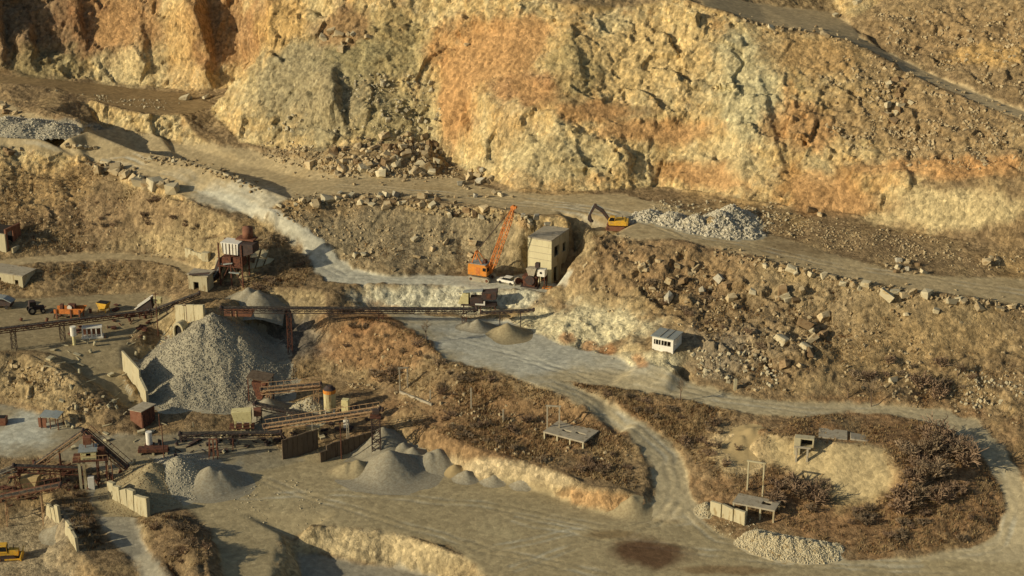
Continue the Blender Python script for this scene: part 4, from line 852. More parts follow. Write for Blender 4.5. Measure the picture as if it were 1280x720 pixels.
# ------------------------------------------------------------------ yellow excavator
def track(parent, cx, cy, ln, w_, h_, mat='darksteel'):
    mb = MB(); n = 10; r = h_/2; pts = []
    for i in range(n+1): a = math.pi/2+math.pi*i/n; pts.append((cx-ln/2+r+r*math.cos(a), r+r*math.sin(a)))
    for i in range(n+1): a = -math.pi/2+math.pi*i/n; pts.append((cx+ln/2-r+r*math.cos(a), r+r*math.sin(a)))
    mb.prism(pts, cy-w_/2, cy+w_/2); tr = mb.build('track', MT[mat], parent)
    sh = MB()
    for i in range(14):
        x = cx-ln/2+r+(ln-2*r)*i/13; sh.box(x, cy, h_+.015, .12, w_*1.04, .07); sh.box(x, cy, .0, .12, w_*1.04, .07)
    tag(sh.build('track_shoe', MT[mat], tr), kind='stuff')
    for wx in (cx-ln/2+r, cx+ln/2-r): wh = MB(); wh.tube((wx, cy-w_/2-.04, r), (wx, cy+w_/2+.04, r), r*.6, n=12); wh.build('track_wheel', MT['rust'], tr)
    return tr
def poly_arm(mb, pts, y0, y1): mb.prism(pts, y0, y1)
p = hit(770, 286); t_ = thing('excavator', 'yellow tracked excavator with its dark arm bent down on the haul road', 'excavator', (p.x, p.y, p.z), R(172))
for s in (-1, 1): track(t_, 0, s*1.2, 4.1, .6, .95, 'redrust')
mb = MB(); mb.box(0, 0, .6, 2.2, 1.9, .45); mb.tube((0, 0, .8), (0, 0, 1.08), .75, n=16); mb.build('undercarriage', MT['rust'], t_)
mb = MB(); mb.prism([(-2.2, 1.1), (1.3, 1.1), (1.3, 1.75), (.2, 1.8), (.1, 2.15), (-1.9, 2.2), (-2.3, 1.9)], -1.35, 1.35); mb.build('body', MT['yellow'], t_, .06)
mb = MB(); mb.box(-2.2, 0, 1.6, .75, 2.6, .95); mb.build('counterweight', MT['yellow'], t_, .12)
mb = MB(); mb.prism([(.15, 1.78), (1.45, 1.2), (1.55, 2.2), (1.15, 3.0), (.2, 3.0)], .35, 1.3); cb = mb.build('cab', MT['yellow'], t_, .04)
mb = MB(); mb.prism([(.3, 2.1), (1.42, 2.1), (1.1, 2.85), (.3, 2.85)], 1.305, 1.33); mb.prism([(.3, 2.1), (1.42, 2.1), (1.1, 2.85), (.3, 2.85)], .32, .345); mb.hexa([(1.57, .42, 1.9), (1.6, .42, 1.9), (1.6, 1.24, 1.9), (1.57, 1.24, 1.9), (1.2, .42, 2.9), (1.24, .42, 2.9), (1.24, 1.24, 2.9), (1.2, 1.24, 2.9)]); mb.build('window', MT['glass'], cb)
mb = MB(); mb.tube((-1.3, -.6, 2.1), (-1.3, -.6, 2.75), .09, n=8); mb.build('exhaust', MT['darksteel'], t_)
mb = MB(); mb.prism([(.8, 1.5), (1.3, 1.3), (3.1, 3.5), (4.7, 4.55), (4.65, 4.95), (4.3, 5.0), (2.7, 4.15)], -.25, .2); mb.build('boom', MT['darksteel'], t_, .03)
mb = MB(); mb.prism([(4.1, 5.2), (4.55, 5.3), (4.9, 4.7), (5.75, 2.6), (5.45, 2.5), (4.4, 4.4)], -.2, .15); mb.build('stick', MT['darksteel'], t_, .03)
mb = MB(); mb.prism([(5.3, 2.75), (5.85, 2.6), (5.9, 1.9), (5.4, 1.3), (4.7, 1.35), (5.1, 1.75)], -.6, .55); mb.build('bucket', MT['darksteel'], t_, .03)
mb = MB(); mb.tube((1.3, -.35, 1.55), (2.9, -.35, 3.35), .09, n=8); mb.tube((2.8, -.02, 4.35), (4.2, -.02, 5.2), .09, n=8); mb.tube((4.75, -.02, 5.05), (5.75, -.02, 2.9), .07, n=8); mb.build('hydraulic_cylinder', MT['tin'], t_)
p = hit(746, 291)

# ------------------------------------------------------------------ orange dragline crane
p = hit(603, 349); t_ = thing('crawler_crane', 'orange lattice boom crawler crane parked below the boulder slope', 'crane', (p.x, p.y, p.z), R(-24))
for s in (-1, 1): track(t_, 0, s*1.45, 4.6, .8, 1.0, 'grey')
mb = MB(); mb.box(0, 0, .75, 2.4, 2.4, .4); mb.tube((0, 0, .9), (0, 0, 1.25), .95, n=16); mb.build('undercarriage', MT['darksteel'], t_)
mb = MB(); mb.prism([(-2.6, 1.25), (1.7, 1.25), (1.7, 3.3), (1.2, 3.65), (-2.4, 3.65), (-2.6, 3.2)], -1.55, 1.55); hs_ = mb.build('house', MT['orange'], t_, .07)
mb = MB(); mb.box(-.4, 0, 3.69, 3.6, 2.9, .08); mb.build('roof_sheet', MT['tin'], hs_)
mb = MB(); mb.box(-.3, -1.565, 2.3, .9, .05, 1.5); mb.build('door', MT['boom'], hs_)
mb = MB(); mb.box(1.72, -.9, 2.7, .05, .95, .8); mb.box(1.15, -1.57, 2.75, .7, .05, .7); mb.build('window', MT['glass'], hs_)
tip = Vector((7.0, 0, 16.6)); foot = Vector((1.7, 0, 1.6)); bd = (tip-foot); bl = bd.length; bd.normalize(); bs = Vector((0, 1, 0)); bu = bs.cross(bd)
mb = MB(); nb = 14
def bsec(f): k = .25+.45*min(1, f/.15) if f < .15 else (.7 if f < .8 else .7-.45*(f-.8)/.2); return k
for (i, j) in ((-1, -1), (1, -1), (1, 1), (-1, 1)):
    prev = None
    for k in range(nb+1):
        f = k/nb; w_ = bsec(f); q = foot+bd*bl*f+bs*i*w_+bu*j*w_*.75
        if prev is not None: mb.beam(prev, q, .15)
        prev = q
for k in range(nb):
    f0, f1 = k/nb, (k+1)/nb; w0, w1 = bsec(f0), bsec(f1)
    for (i, j, i2, j2) in ((-1, -1, 1, -1), (1, -1, 1, 1), (1, 1, -1, 1), (-1, 1, -1, -1)):
        mb.beam(foot+bd*bl*f0+bs*i*w0+bu*j*w0*.75, foot+bd*bl*f1+bs*i2*w1+bu*j2*w1*.75, .085)
mb.build('boom', MT['boom'], t_)
mb = MB(); mb.tube(tip-bs*.4, tip+bs*.4, .5, n=14); mb.box(tip.x+.3, 0, tip.z+.1, .9, .7, .5); mb.build('boom_head', MT['boom'], t_)
mb = MB()
for s in (-1, 1): mb.beam((-1.9, s*1.0, 3.6), (-1.3, s*.5, 6.0), .2); mb.beam((.4, s*1.0, 3.6), (-1.3, s*.5, 6.0), .16)
mb.beam((-1.3, -.6, 6), (-1.3, .6, 6), .25); mb.build('gantry_frame', MT['boom'], t_)
mb = MB()
for s in (-.4, .4): mb.tube((-1.3, s, 6.0), (tip.x-.1, s*.8, tip.z), .045, n=5)
mb.tube((1.0, 0, 3.6), tip+Vector((.2, 0, .4)), .04, n=5); mb.build('rope', MT['darksteel'], t_)
mb = MB(); mb.prism([(.2, 3.7), (1.0, 3.7), (1.0, 4.4), (.5, 4.5)], -.6, .4); mb.build('winch', MT['rust'], t_)

# ------------------------------------------------------------------ concrete crusher house
p = hit(689, 355); t_ = thing('crusher_house', 'tall pale concrete crusher house with dark openings below the haul road', 'building', (p.x, p.y, p.z-.2), R(-27))
Wd, Dp, Ht = 5.4, 8.0, 9.4
def wall_open(mb, axis, fixed, th, length, h_, opens):
    """a wall along x (axis 0) or y (axis 1) from 0 to length, split round rectangular openings (a0,a1,z0,z1)"""
    xs_ = sorted({0, length, *[o_[0] for o_ in opens], *[o_[1] for o_ in opens]}); zs_ = sorted({0, h_, *[o_[2] for o_ in opens], *[o_[3] for o_ in opens]})
    for a0, a1 in zip(xs_[:-1], xs_[1:]):
        for b0, b1 in zip(zs_[:-1], zs_[1:]):
            ca_, cz_ = (a0+a1)/2, (b0+b1)/2
            if any(o_[0] < ca_ < o_[1] and o_[2] < cz_ < o_[3] for o_ in opens): continue
            if axis == 0: mb.box(ca_, fixed, cz_, a1-a0, th, b1-b0)
            else: mb.box(fixed, ca_, cz_, th, a1-a0, b1-b0)
    return mb
# front wall faces the sun on the -x/-y side; its right corner is the thing's origin
mb = MB()
mb2 = MB(); wall_open(mb2, 0, 0, .35, Wd, Ht, [(3.0, 4.6, 0, 2.4)]); mb2.v = [(x-Wd, y+.17, z) for x, y, z in mb2.v]; mb2.build('front_wall', MT['litfront'], t_)
mb2 = MB(); wall_open(mb2, 1, 0, .35, Dp, Ht, [(1.0, 3.2, 5.6, 7.8), (.8, 2.6, 0, 3.4), (4.4, 6.0, 0, 3.0), (5.0, 6.6, 5.4, 7.4)]); mb2.v = [(x-.17, y+.35, z) for x, y, z in mb2.v]; mb2.build('side_wall', MT['cream'], t_)
mb.box(-Wd+.17, Dp/2, Ht/2, .34, Dp-.1, Ht); mb.build('side_wall', MT['cream'], t_)
mb = MB(); mb.box(-Wd/2, Dp+.2, Ht/2, Wd-.2, .3, Ht); mb.build('back_wall', MT['cream'], t_)
mb = MB(); mb.box(-Wd/2, Dp/2, 4.6, Wd-.75, Dp-.6, .25); mb.build('floor_slab', MT['grey'], t_); mb = MB(); mb.box(-Wd/2, Dp/2+.2, Ht+.15, Wd+.02, Dp+.5, .3); mb.build('roof', MT['grey'], t_)
mb = MB(); mb.box(-1.6, 2.4, 1.3, .5, .5, 2.6); mb.box(-1.6, 4.6, 1.3, .5, .5, 2.6); mb.build('inner_pillar', MT['cream'], t_)
mb = MB(); mb.box(-2.6, -.03, 6.6, 5.3, .06, .07); mb.box(-2.6, -.03, 8.0, 5.3, .06, .07); mb.box(-2.6, -.03, 5.2, 5.3, .06, .07); mb.build('formwork_seam', MT['grey'], t_)
# jaw crusher and drives in front of it
p = hit(663, 358); t_ = thing('jaw_crusher', 'rusty jaw crusher with pale motor housing and flywheel before the concrete house', 'crusher', (p.x, p.y, p.z-.1), R(-20))
mb = MB(); mb.prism([(-1.2, .4), (1.2, .4), (1.7, 2.6), (-1.5, 2.6)], -.9, .9); mb.build('crusher_body', MT['rust'], t_, .05)
for s in (-1, 1): mb = MB(); mb.tube((.3, s*1.05, 1.9), (.3, s*1.35, 1.9), 1.0, n=18); mb.build('flywheel', MT['darksteel'], t_)
mb = MB(); mb.box(0, 0, .2, 3.6, 2.2, .4); [mb.beam((sx*1.6, sy*1.0, -.5), (sx*1.6, sy*1.0, .2), .25) for sx in (-1, 1) for sy in (-1, 1)]; mb.build('base_frame', MT['darksteel'], t_)
mb = MB(); mb.box(2.4, .3, 3.4, 1.7, 1.5, 1.5); mb.build('motor_housing', MT['white'], t_, .06)
mb = MB(); mb.tube((2.4, -.5, 3.5), (2.4, -.43, 3.5), .25, n=12); mb.build('port', MT['void'], t_)  # solid disc, the shade of the hole painted on it
mb = MB(); [mb.beam((2.4+sx*.75, .3+sy*.65, -.6), (2.4+sx*.75, .3+sy*.65, 2.7), .16) for sx in (-1, 1) for sy in (-1, 1)]; mb.beam((1.65, -.35, 1), (3.15, -.35, 2.4), .1); mb.build('stand', MT['rust'], t_)
mb = MB(); mb.prism([(-.2, 2.7), (1.0, 2.7), (1.5, 4.4), (-.7, 4.2)], -.8, .9); mb.build('feed_chute', MT['grey'], t_, .03)
mb = MB(); mb.box(1.5, .2, 4.9, .9, .9, 1.0); mb.build('hood', MT['darksteel'], t_, .04)
p = hit(648, 355); t_ = thing('scrap_machine', 'worn pale machine base with pulleys beside the jaw crusher', 'machine', (p.x, p.y, p.z-.1), R(25))
mb = MB(); mb.prism([(-1.3, 0), (1.3, 0), (1.1, 1.1), (.2, 1.5), (-.9, 1.2)], -.6, .6); mb.build('housing', MT['grey'], t_, .06)
mb = MB(); mb.tube((-.4, -.75, 1.1), (-.4, -.6, 1.1), .7, n=16); mb.tube((.7, -.72, .8), (.7, -.6, .8), .45, n=14); mb.build('pulley', MT['rust'], t_)
p = hit(634, 354); t_ = thing('parked_car', 'small pale car with dark windows parked between crane and crusher', 'car', (p.x, p.y, p.z), R(150))
mb = MB(); mb.prism([(-2, .35), (2, .35), (2.05, .75), (1.2, .92), (-1.9, .95), (-2.05, .7)], -.82, .82); bd_ = mb.build('body', MT['white'], t_, .06)
mb = MB(); mb.prism([(-1.5, .9), (1.1, .9), (.5, 1.42), (-1.1, 1.45)], -.72, .72); mb.build('window', MT['glass'], t_, .04)
mb = MB(); mb.box(-.3, 0, 1.46, 1.6, 1.35, .06); mb.build('roof', MT['white'], t_)
for sx in (-1.25, 1.25):
    for sy in (-.78, .78): mb = MB(); mb.tube((sx, sy-.1, .32), (sx, sy+.1, .32), .32, n=14); mb.build('wheel', MT['tyre'], t_)
p = hit(686, 361); t_ = thing('scrap_trestle', 'low orange scrap trestle on the ground before the crusher house', 'frame', (p.x, p.y, p.z), R(-15))
for y in (-.5, .5): mb = MB(); mb.beam((-1.3, y, .25), (1.3, y, .25), .14); mb.build('rail', MT['orange'], t_)
for x in (-1.2, -.4, .4, 1.2): mb = MB(); mb.beam((x, -.6, .1), (x, .6, .4), .12); mb.build('crossbar', MT['boom'], t_)

# ------------------------------------------------------------------ transfer station at the long conveyor
p = hit(600, 397); b0 = at(594, 380, -12.6)
t_ = thing('transfer_station', 'dark steel transfer station with box housing at the end of the long conveyor', 'machine', (b0.x, b0.y, drop(b0.x, b0.y)), R(-8)); h0 = b0.z-t_.location.z
for x in (-2.2, 1.2, 4.2):
    for y in (-1, 1): mb = MB(); mb.beam((x, y, -.3), (x, y, h0+.2), .22); mb.build('leg', MT['rust'], t_)
mb = MB(); mb.box(.8, 0, h0+.15, 7.0, 2.6, .2); mb.build('deck', MT['darksteel'], t_)
mb = MB(); mb.prism([(-3.4, h0+.25), (-1.2, h0+.25), (-1.2, h0+2.4), (-2.6, h0+2.2)], -1.0, 1.0); mb.build('screen_box', MT['paleyellow'], t_, .05)
mb = MB(); mb.box(.4, 0, h0+1.0, 2.6, 1.8, 1.4); mb.build('machine_housing', MT['darksteel'], t_, .05)
mb = MB(); mb.prism([(.2, h0+.3), (2.2, h0+.3), (2.2, h0+1.2), (1.9, h0+1.2), (1.9, h0+.6), (.2, h0+.6)], -1.32, -1.2); mb.build('pale_bracket', MT['white'], t_)
mb = MB(); mb.prism([(1.4, h0+1.2), (4.4, h0+1.4), (4.6, h0+3.3), (1.5, h0+2.9)], -.9, 1.1); hp = mb.build('hopper_box', MT['darksteel'], t_, .05)
mb = MB(); mb.prism([(-2.4, h0+2.5), (1.6, h0+3.0), (1.6, h0+3.2), (-2.4, h0+2.7)], -.7, .7); mb.build('feed_arm', MT['tin'], t_)
mb = MB(); mb.box(2.9, -.93, h0+2.2, .9, .06, 1.0); mb.build('hatch', MT['rust'], hp)
b0 = at(300, 394, -12.2); t_ = thing('drive_housing', 'red rusty drive housing on legs under the head of the long conveyor', 'machine', (b0.x, b0.y, drop(b0.x, b0.y)), R(-5)); h0 = b0.z-t_.location.z
mb = MB(); mb.prism([(-3, h0), (2.4, h0), (3.2, h0+1.6), (-3, h0+1.6)], -.8, .8); mb.build('housing', MT['redrust'], t_, .04)
for x in (-1.6, -.6): mb = MB(); mb.beam((x, -.85, -.4), (x, -.85, h0+1.2), .18); mb.build('leg', MT['rail'], t_)
# ------------------------------------------------------------------ concrete pieces
def slab_wall(name, label, cat, px0, py0, top0, px1, py1, top1, th, mat, group=None, n=1, jag=0, sink=.6, part='panel', lean=0, gap=.04):
    """an upright wall between two ground points; its top edge is seen at top0 and top1; n panels"""
    a, b = hit(px0, py0), hit(px1, py1); za, zb = elev(px0, py0, top0).z, elev(px1, py1, top1).z
    r = random.Random(int(px0*7+py0)); mid_ = (a+b)/2; t_ = thing(name, label, cat, (mid_.x, mid_.y, drop(mid_.x, mid_.y)), 0, group); o_ = t_.location
    d_ = Vector((b.x-a.x, b.y-a.y, 0)); nv = Vector((-d_.y, d_.x, 0)).normalized()*th/2
    for k in range(n):
        f0, f1 = k/n+(gap/n if n > 1 else 0), (k+1)/n-(gap/n if n > 1 else 0); q = []
        j0, j1 = r.uniform(-jag, jag), r.uniform(-jag, jag); tilt = nv.normalized()*r.uniform(-lean, lean); off = nv.normalized()*r.uniform(-.06, .06) if n > 1 else Vector()
        for f in (f0, f1):
            x_, y_ = a.x+d_.x*f, a.y+d_.y*f; bz = min(drop(x_, y_), a.z+(b.z-a.z)*f)-sink; tz = za+(zb-za)*f+(j0 if f == f0 else j1)
            q.append((Vector((x_, y_, bz))+off-o_, Vector((x_, y_, tz))+off+tilt-o_))
        (b0, t0), (b1, t1) = q; mb = MB(); mb.hexa([b0-nv, b1-nv, b1+nv, b0+nv, t0-nv, t1-nv, t1+nv, t0+nv]); mb.build(part, mat, t_, .03)
    return t_
slab_wall('retaining_wall', 'tall pale concrete slab wall holding back the big gravel cone', 'wall', 155, 463, 438, 177, 493, 462, .4, MT['cream'], 'retaining walls', 1)
slab_wall('retaining_wall', 'lower broken end slab stepping down beside the big gravel cone', 'wall', 177, 495, 470, 185, 508, 488, .5, MT['cream'], 'retaining walls', 1, .3)
slab_wall('broken_wall', 'row of split and leaning pale concrete panels before the fine gravel heap', 'wall', 137, 622, 602, 186, 646, 624, .7, MT['cream'], None, 6, .45, .8, 'panel', .25, .02)
slab_wall('panel_wall', 'dark upright panel wall with pale end beside the low conveyor', 'wall', 353, 574, 550, 398, 560, 536, .3, MT['darkpanel'], 'dark panel walls', 7, .05, .5, 'panel', .05, .02)
slab_wall('panel_wall', 'second dark panel wall running to the lattice tower', 'wall', 408, 574, 556, 470, 556, 538, .3, MT['darkpanel'], 'dark panel walls', 9, .12, .5, 'panel', .08, .03)
slab_wall('panel_wall', 'low brown panel fragment between the two dark walls', 'wall', 400, 578, 566, 416, 572, 560, .3, MT['darkpanel'], 'dark panel walls', 2, .1, .5)
slab_wall('broken_wall', 'crumbled pale concrete wall along the crest above the bulldozer pit', 'wall', 58, 642, 628, 76, 652, 634, .5, MT['cream'], 'crumbled walls', 4, .35, .6, 'panel', .3, .06)
slab_wall('broken_wall', 'leaning pale wall slabs stepping down towards the bulldozer', 'wall', 82, 664, 648, 98, 690, 672, .5, MT['cream'], 'crumbled walls', 3, .35, .6, 'panel', .3, .05)
slab_wall('tunnel_wall', 'pale concrete headwall of the tunnel above the gravel cone', 'wall', 221, 404, 381, 256, 402, 381, .6, MT['cream'], None, 3, .05, .6, 'panel', 0, .01)
p0 = hit(224, 419); t_ = thing('tunnel_mouth', 'dark arched tunnel mouth with pale rim under the headwall', 'tunnel', (p0.x, p0.y, drop(p0.x, p0.y)), R(-30))
mb = MB(); n = 12
for i in range(n):
    a0, a1 = math.pi*i/n, math.pi*(i+1)/n
    f_ = lambda a, r: (r*math.cos(a), 1.0+1.35*r*math.sin(a))
    (x0, z0), (x1, z1), (x2, z2), (x3, z3) = f_(a0, .95), f_(a1, .95), f_(a1, 1.35), f_(a0, 1.35)
    mb.hexa([(x0, -.3, z0), (x1, -.3, z1), (x2, -.3, z2), (x3, -.3, z3), (x0, 1.6, z0), (x1, 1.6, z1), (x2, 1.6, z2), (x3, 1.6, z3)])
for s in (-1, 1): mb.box(s*1.15, .65, .4, .4, 1.9, 1.3)
mb.build('rim', MT['cream'], t_)
mb = MB(); mb.box(0, .25, 1.1, 1.95, .2, 2.5); mb.build('opening_shade_panel', MT['void'], t_)  # near-black panel; the tunnel's inner shade is put into its colour
def portal(label, px, py, top_py, w_m, rz, post=.22, second=True, group='concrete portal frames', mat='grey', lw=None):
    p = hit(px, py); zt = elev(px, py, top_py).z-p.z; t_ = thing('portal_frame', label, 'frame', (p.x, p.y, p.z), rz, group)
    c, s_ = math.cos(rz), math.sin(rz)
    mb = MB(); mb.box(0, 0, zt/2-.2, post, post, zt+.4); mb.build('post', MT[mat], t_, .02)
    if second:
        g2 = drop(p.x+c*w_m, p.y+s_*w_m)-p.z; mb = MB(); mb.box(w_m, 0, (zt+g2)/2-.1, post, post, zt-g2+.2); mb.build('post', MT[mat], t_, .02)
        mb = MB(); mb.box(w_m/2, 0, zt+post*.5, w_m+post*2.2, post*1.1, post); mb.build('lintel', MT[mat], t_, .02)
    return t_
portal('narrow concrete portal rising from the deck in the brush', 684, 541, 508, 2.2, R(-8), .26, True)
portal('narrow dark portal on the slope under the reddish hill', 500, 490, 461, 1.5, R(10), .24, True)
portal('wide pale portal frame standing before the ruined bunker', 934, 612, 577, 2.7, R(-20), .26, True, mat='cream')
portal('single thin concrete post in the middle of the brown slope', 589, 511, 485, 0, 0, .28, False)
portal('short concrete stub post at the end of the kerb on the slope', 538, 499, 488, 0, 0, .26, False)
portal('short thick concrete post above the brushy slope', 629, 526, 512, 0, 0, .3, False)
portal('lone squat concrete marker post beside the lower road', 919, 487, 474, 0, 0, .6, False, mat='cream')
a, b = hit(500, 491), hit(540, 507); t_ = thing('concrete_kerb', 'low broken concrete kerb lying on the slope between two posts', 'kerb', (a.x, a.y, a.z)); mb = MB(); mb.beam((0, 0, .15), b-a+Vector((0, 0, .15)), .35, .5); mb.build('kerb_beam', MT['grey'], t_, .04)
def deck(label, px, py, w_, d_, rz, hgt, holes, legs=4, lowering=0):
    p = hit(px, py); t_ = thing('concrete_deck', label, 'platform', (p.x, p.y, p.z), rz, 'concrete decks on stub legs')
    mb = MB(); wall_open(mb, 0, 0, .3, w_, d_, holes); mb.v = [(x, z, hgt+y+.15) for x, y, z in mb.v]; mb.build('slab', MT['grey'], t_)
    c, s_ = math.cos(rz), math.sin(rz)
    for i in range(legs):
        for yy in (.15, d_-.2):
            x = .2+(w_-.4)*i/(legs-1); g2 = drop(p.x+c*x-s_*yy, p.y+s_*x+c*yy)-p.z
            if hgt-g2 > .15: mb = MB(); mb.box(x, yy, (hgt+g2-.3)/2, .28, .28, hgt-g2+.3); mb.build('leg', MT['cream'], t_)
    return t_
deck('grey concrete deck with two slots on stub legs in the brush', 679, 549, 8.4, 5.6, R(-32), 1.3, [(2.6, 4.4, 2.0, 2.7), (5.2, 7.2, 2.4, 3.1)])
deck('small concrete deck over a dark void at the edge of the bottom yard', 915, 640, 7.4, 3.6, R(-24), 1.6, [(4.6, 6.2, 1.4, 2.6)])
slab_wall('retaining_wall', 'low pale concrete retaining wall below the small deck', 'wall', 888, 640, 625, 932, 657, 641, .5, MT['cream'], 'retaining walls', 3, .15, .5)
# ------------------------------------------------------------------ ruined bunker
p = hit(996, 568); t_ = thing('bunker_box', 'small pale concrete box with dark opening on the ruined bunker', 'hut', (p.x, p.y, p.z), R(-14)); zt = elev(996, 568, 547).z-p.z
mb = MB(); mb.box(0, .6, zt/2, 1.1, 1.6, zt); mb.box(1.7, .6, zt-1.75, 2.3, 1.6, .25); mb.box(1.7, .6, zt-.1, 2.3, 1.6, .2); mb.box(2.7, .6, zt-.9, .25, 1.6, 1.5); mb.build('shell', MT['cream'], t_, .04)
mb = MB(); mb.box(1.6, 1.3, zt-.95, 1.9, .15, 1.35); mb.build('opening_shade_panel', MT['void'], t_)  # dark panel at the back of the box, shade painted in
mb = MB(); mb.box(0, -.9, .1, .35, .35, 3.2); mb.build('buttress', MT['grey'], t_, .04)
mb = MB(); mb.box(1.9, -.9, .1, .35, .35, 3.2); mb.build('buttress', MT['grey'], t_, .04)
mb = MB(); mb.box(.95, -.9, 1.85, 2.9, .4, .3); mb.build('lintel', MT['grey'], t_, .04)
p = hit(1052, 549); t_ = thing('roof_slab', 'flat grey roof slab lying on top of the ruined bunker', 'slab', (p.x, p.y, p.z), R(-10)); mb = MB(); mb.box(-1.5, 1.5, .1, 5.0, 3.4, .35, R(3), R(2)); mb.build('slab_body', MT['grey'], t_, .05)
mb = MB(); mb.box(3.6, 1.2, -.05, 4.2, 3.0, .35, R(-4), R(5)); mb.build('broken_slab', MT['grey'], t_, .05)
# ------------------------------------------------------------------ control cabin
p = hit(841, 443); t_ = thing('control_cabin', 'small white cabin with broken windows and flat grey roof on the bank', 'cabin', (p.x, p.y, p.z-.1), R(-28)); Wc, Dc, Hc = 4.3, 4.1, 3.0
mb = MB(); wall_open(mb, 0, 0, .18, Wc, Hc, [(.35, 1.75, 1.5, 2.5), (1.9, 3.8, 1.5, 2.5)]); mb.v = [(x-Wc, y+.09, z) for x, y, z in mb.v]; fw = mb.build('front_wall', MT['white'], t_)
mb = MB(); wall_open(mb, 1, 0, .18, Dc-.18, Hc, [(.8, 2.4, 1.6, 2.4)]); mb.v = [(x-.09, y+.18, z) for x, y, z in mb.v]; sw = mb.build('side_wall', MT['white'], t_)
mb = MB(); mb.box(-Wc+.09, Dc/2+.09, Hc/2, .18, Dc-.18, Hc); mb.build('side_wall', MT['white'], t_)
mb = MB(); mb.box(-Wc/2, Dc-.09, Hc/2, Wc-.4, .18, Hc); mb.build('back_wall', MT['white'], t_)
mb = MB(); mb.box(-Wc/2, Dc/2, Hc+.1, Wc+.5, Dc+.5, .18); rf = mb.build('roof', MT['tin'], t_, .03)
mb = MB(); mb.box(-Wc/2-.6, Dc/2, Hc+.24, .12, Dc+.3, .1); mb.box(-Wc/2+.8, Dc/2, Hc+.24, .12, Dc+.3, .1); mb.build('roof_rib', MT['grey'], rf)
mb = MB(); mb.box(-Wc/2, Dc/2, .05, Wc-.4, Dc-.4, .1); mb.build('floor', MT['void'], t_)  # floor coloured near black to carry the cabin's indoor shade
for x in (-3.6, -3.0, -1.9, -1.25): mb = MB(); mb.box(x+.0, .09, 2.0, .07, .1, 1.0); mb.build('window_bar', MT['white'], fw)
mb = MB(); mb.box(-3.25, .1, 1.85, .9, .03, .7); mb.build('pane', MT['glass'], fw)
mb = MB(); mb.box(-.1, 1.75, 2.0, .04, 1.0, .78); mb.build('shutter', MT['white'], sw)

# ------------------------------------------------------------------ screening plant by the ramp road
p = hit(292, 353); gz = p.z; t_ = thing('screening_plant', 'rust brown screening plant with white bin and rusty drum beside the ramp road', 'machine', (p.x, p.y, gz), R(-18)); z0 = 3.1
mb = MB(); [mb.beam((x, y, -1.0), (x, y, z0+6.0), .25) for x in (-2.2, .4, 3.0) for y in (-1.6, 1.6)]; mb.beam((-2.2, -1.6, 0), (.4, -1.6, z0+2), .14); mb.beam((.4, -1.6, z0+2), (3, -1.6, 0), .14); mb.beam((-2.2, -1.6, z0+1), (3, -1.6, z0+1), .2); mb.build('steel_frame', MT['rust'], t_)
mb = MB(); mb.prism([(-3.0, z0+.6), (2.6, z0+.9), (2.6, z0+3.2), (-2.0, z0+2.8)], -1.4, 1.4); mb.build('screen_casing', MT['rust'], t_, .05)
mb = MB(); mb.prism([(-1.0, z0+3.7), (2.2, z0+3.7), (2.4, z0+6.2), (-1.7, z0+6.2)], -1.7, 1.5); bn = mb.build('white_bin', MT['white'], t_, .04); bn['label'] = 'white ribbed steel bin'
mb = MB(); [mb.box(-1.2+i*.75, -1.76, z0+4.95, .1, .12, 2.3) for i in range(5)]; mb.build('bin_rib', MT['grey'], bn)
mb = MB(); mb.prism([(2.5, z0+3.2), (5.6, z0+4.4), (5.6, z0+6.3), (2.5, z0+6.1)], -1.5, 1.5); mb.build('dark_bin', MT['darksteel'], t_, .04)
mb = MB(); mb.box(3.0, 1.2, z0+6.6, 4.0, 2.4, .3); mb.build('top_deck', MT['redrust'], t_)
mb = MB(); mb.tube((3.2, 1.4, z0+6.7), (3.2, 1.4, z0+9.0), 1.15, 1.05, 18); mb.build('drum', MT['redrust'], t_, 0, True)
mb = MB(); mb.box(-.2, -1.0, z0+1.6, 2.2, 1.6, .2, 0, R(-14)); mb.box(1.2, -1.7, z0-.2, 2.4, .5, .2); mb.build('walkway', MT['tin'], t_)
mb = MB(); mb.prism([(-4.9, z0-2.6), (-3.6, z0-2.6), (-1.6, z0+1.6), (-2.9, z0+2.0)], -.9, .5); ch = mb.build('chute', MT['darksteel'], t_, .04)
mb = MB(); mb.tube((-4.6, -1.0, z0-2.0), (-4.6, .6, z0-2.0), 1.2, n=16); mb.build('drum_screen', MT['darksteel'], t_)
mb = MB(); mb.prism([(-4.6, z0-1.8), (-2.6, z0-1.8), (-2.9, z0+1.6), (-4.2, z0+1.6)], .6, 1.6); mb.build('concrete_pier', MT['cream'], t_, .05)
for k in range(8): mb = MB(); mb.box(-3.9+k*.3, -1.25, z0-1.8+k*.45, .34, .7, .06); mb.build('stair_tread', MT['tin'], t_)
# plinth in front of it
p = hit(250, 362); t_ = thing('concrete_plinth', 'pale concrete plinth with arched opening at the foot of the screening plant', 'plinth', (p.x, p.y, p.z-.2), R(-16))
mb = MB(); wall_open(mb, 0, 0, .5, 4.2, 3.2, [(1.1, 2.3, 0, 1.9)]); mb.v = [(x-2.4, y, z) for x, y, z in mb.v]; mb.build('front_wall', MT['cream'], t_)
mb = MB(); mb.box(1.6, 1.5, 1.6, .5, 2.5, 3.2); mb.build('side_wall', MT['cream'], t_)
mb = MB(); mb.box(-2.1, 1.5, 1.6, .5, 2.5, 3.2); mb.build('side_wall', MT['cream'], t_)
mb = MB(); mb.box(-.3, 1.6, 3.35, 4.8, 3.6, .3); mb.build('top_slab', MT['grey'], t_, .04)
mb = MB(); mb.box(-.7, .9, 1.0, 1.6, .2, 2.0); mb.build('opening_shade_panel', MT['void'], t_)  # dark sheet behind the arch stands for the shade inside, painted
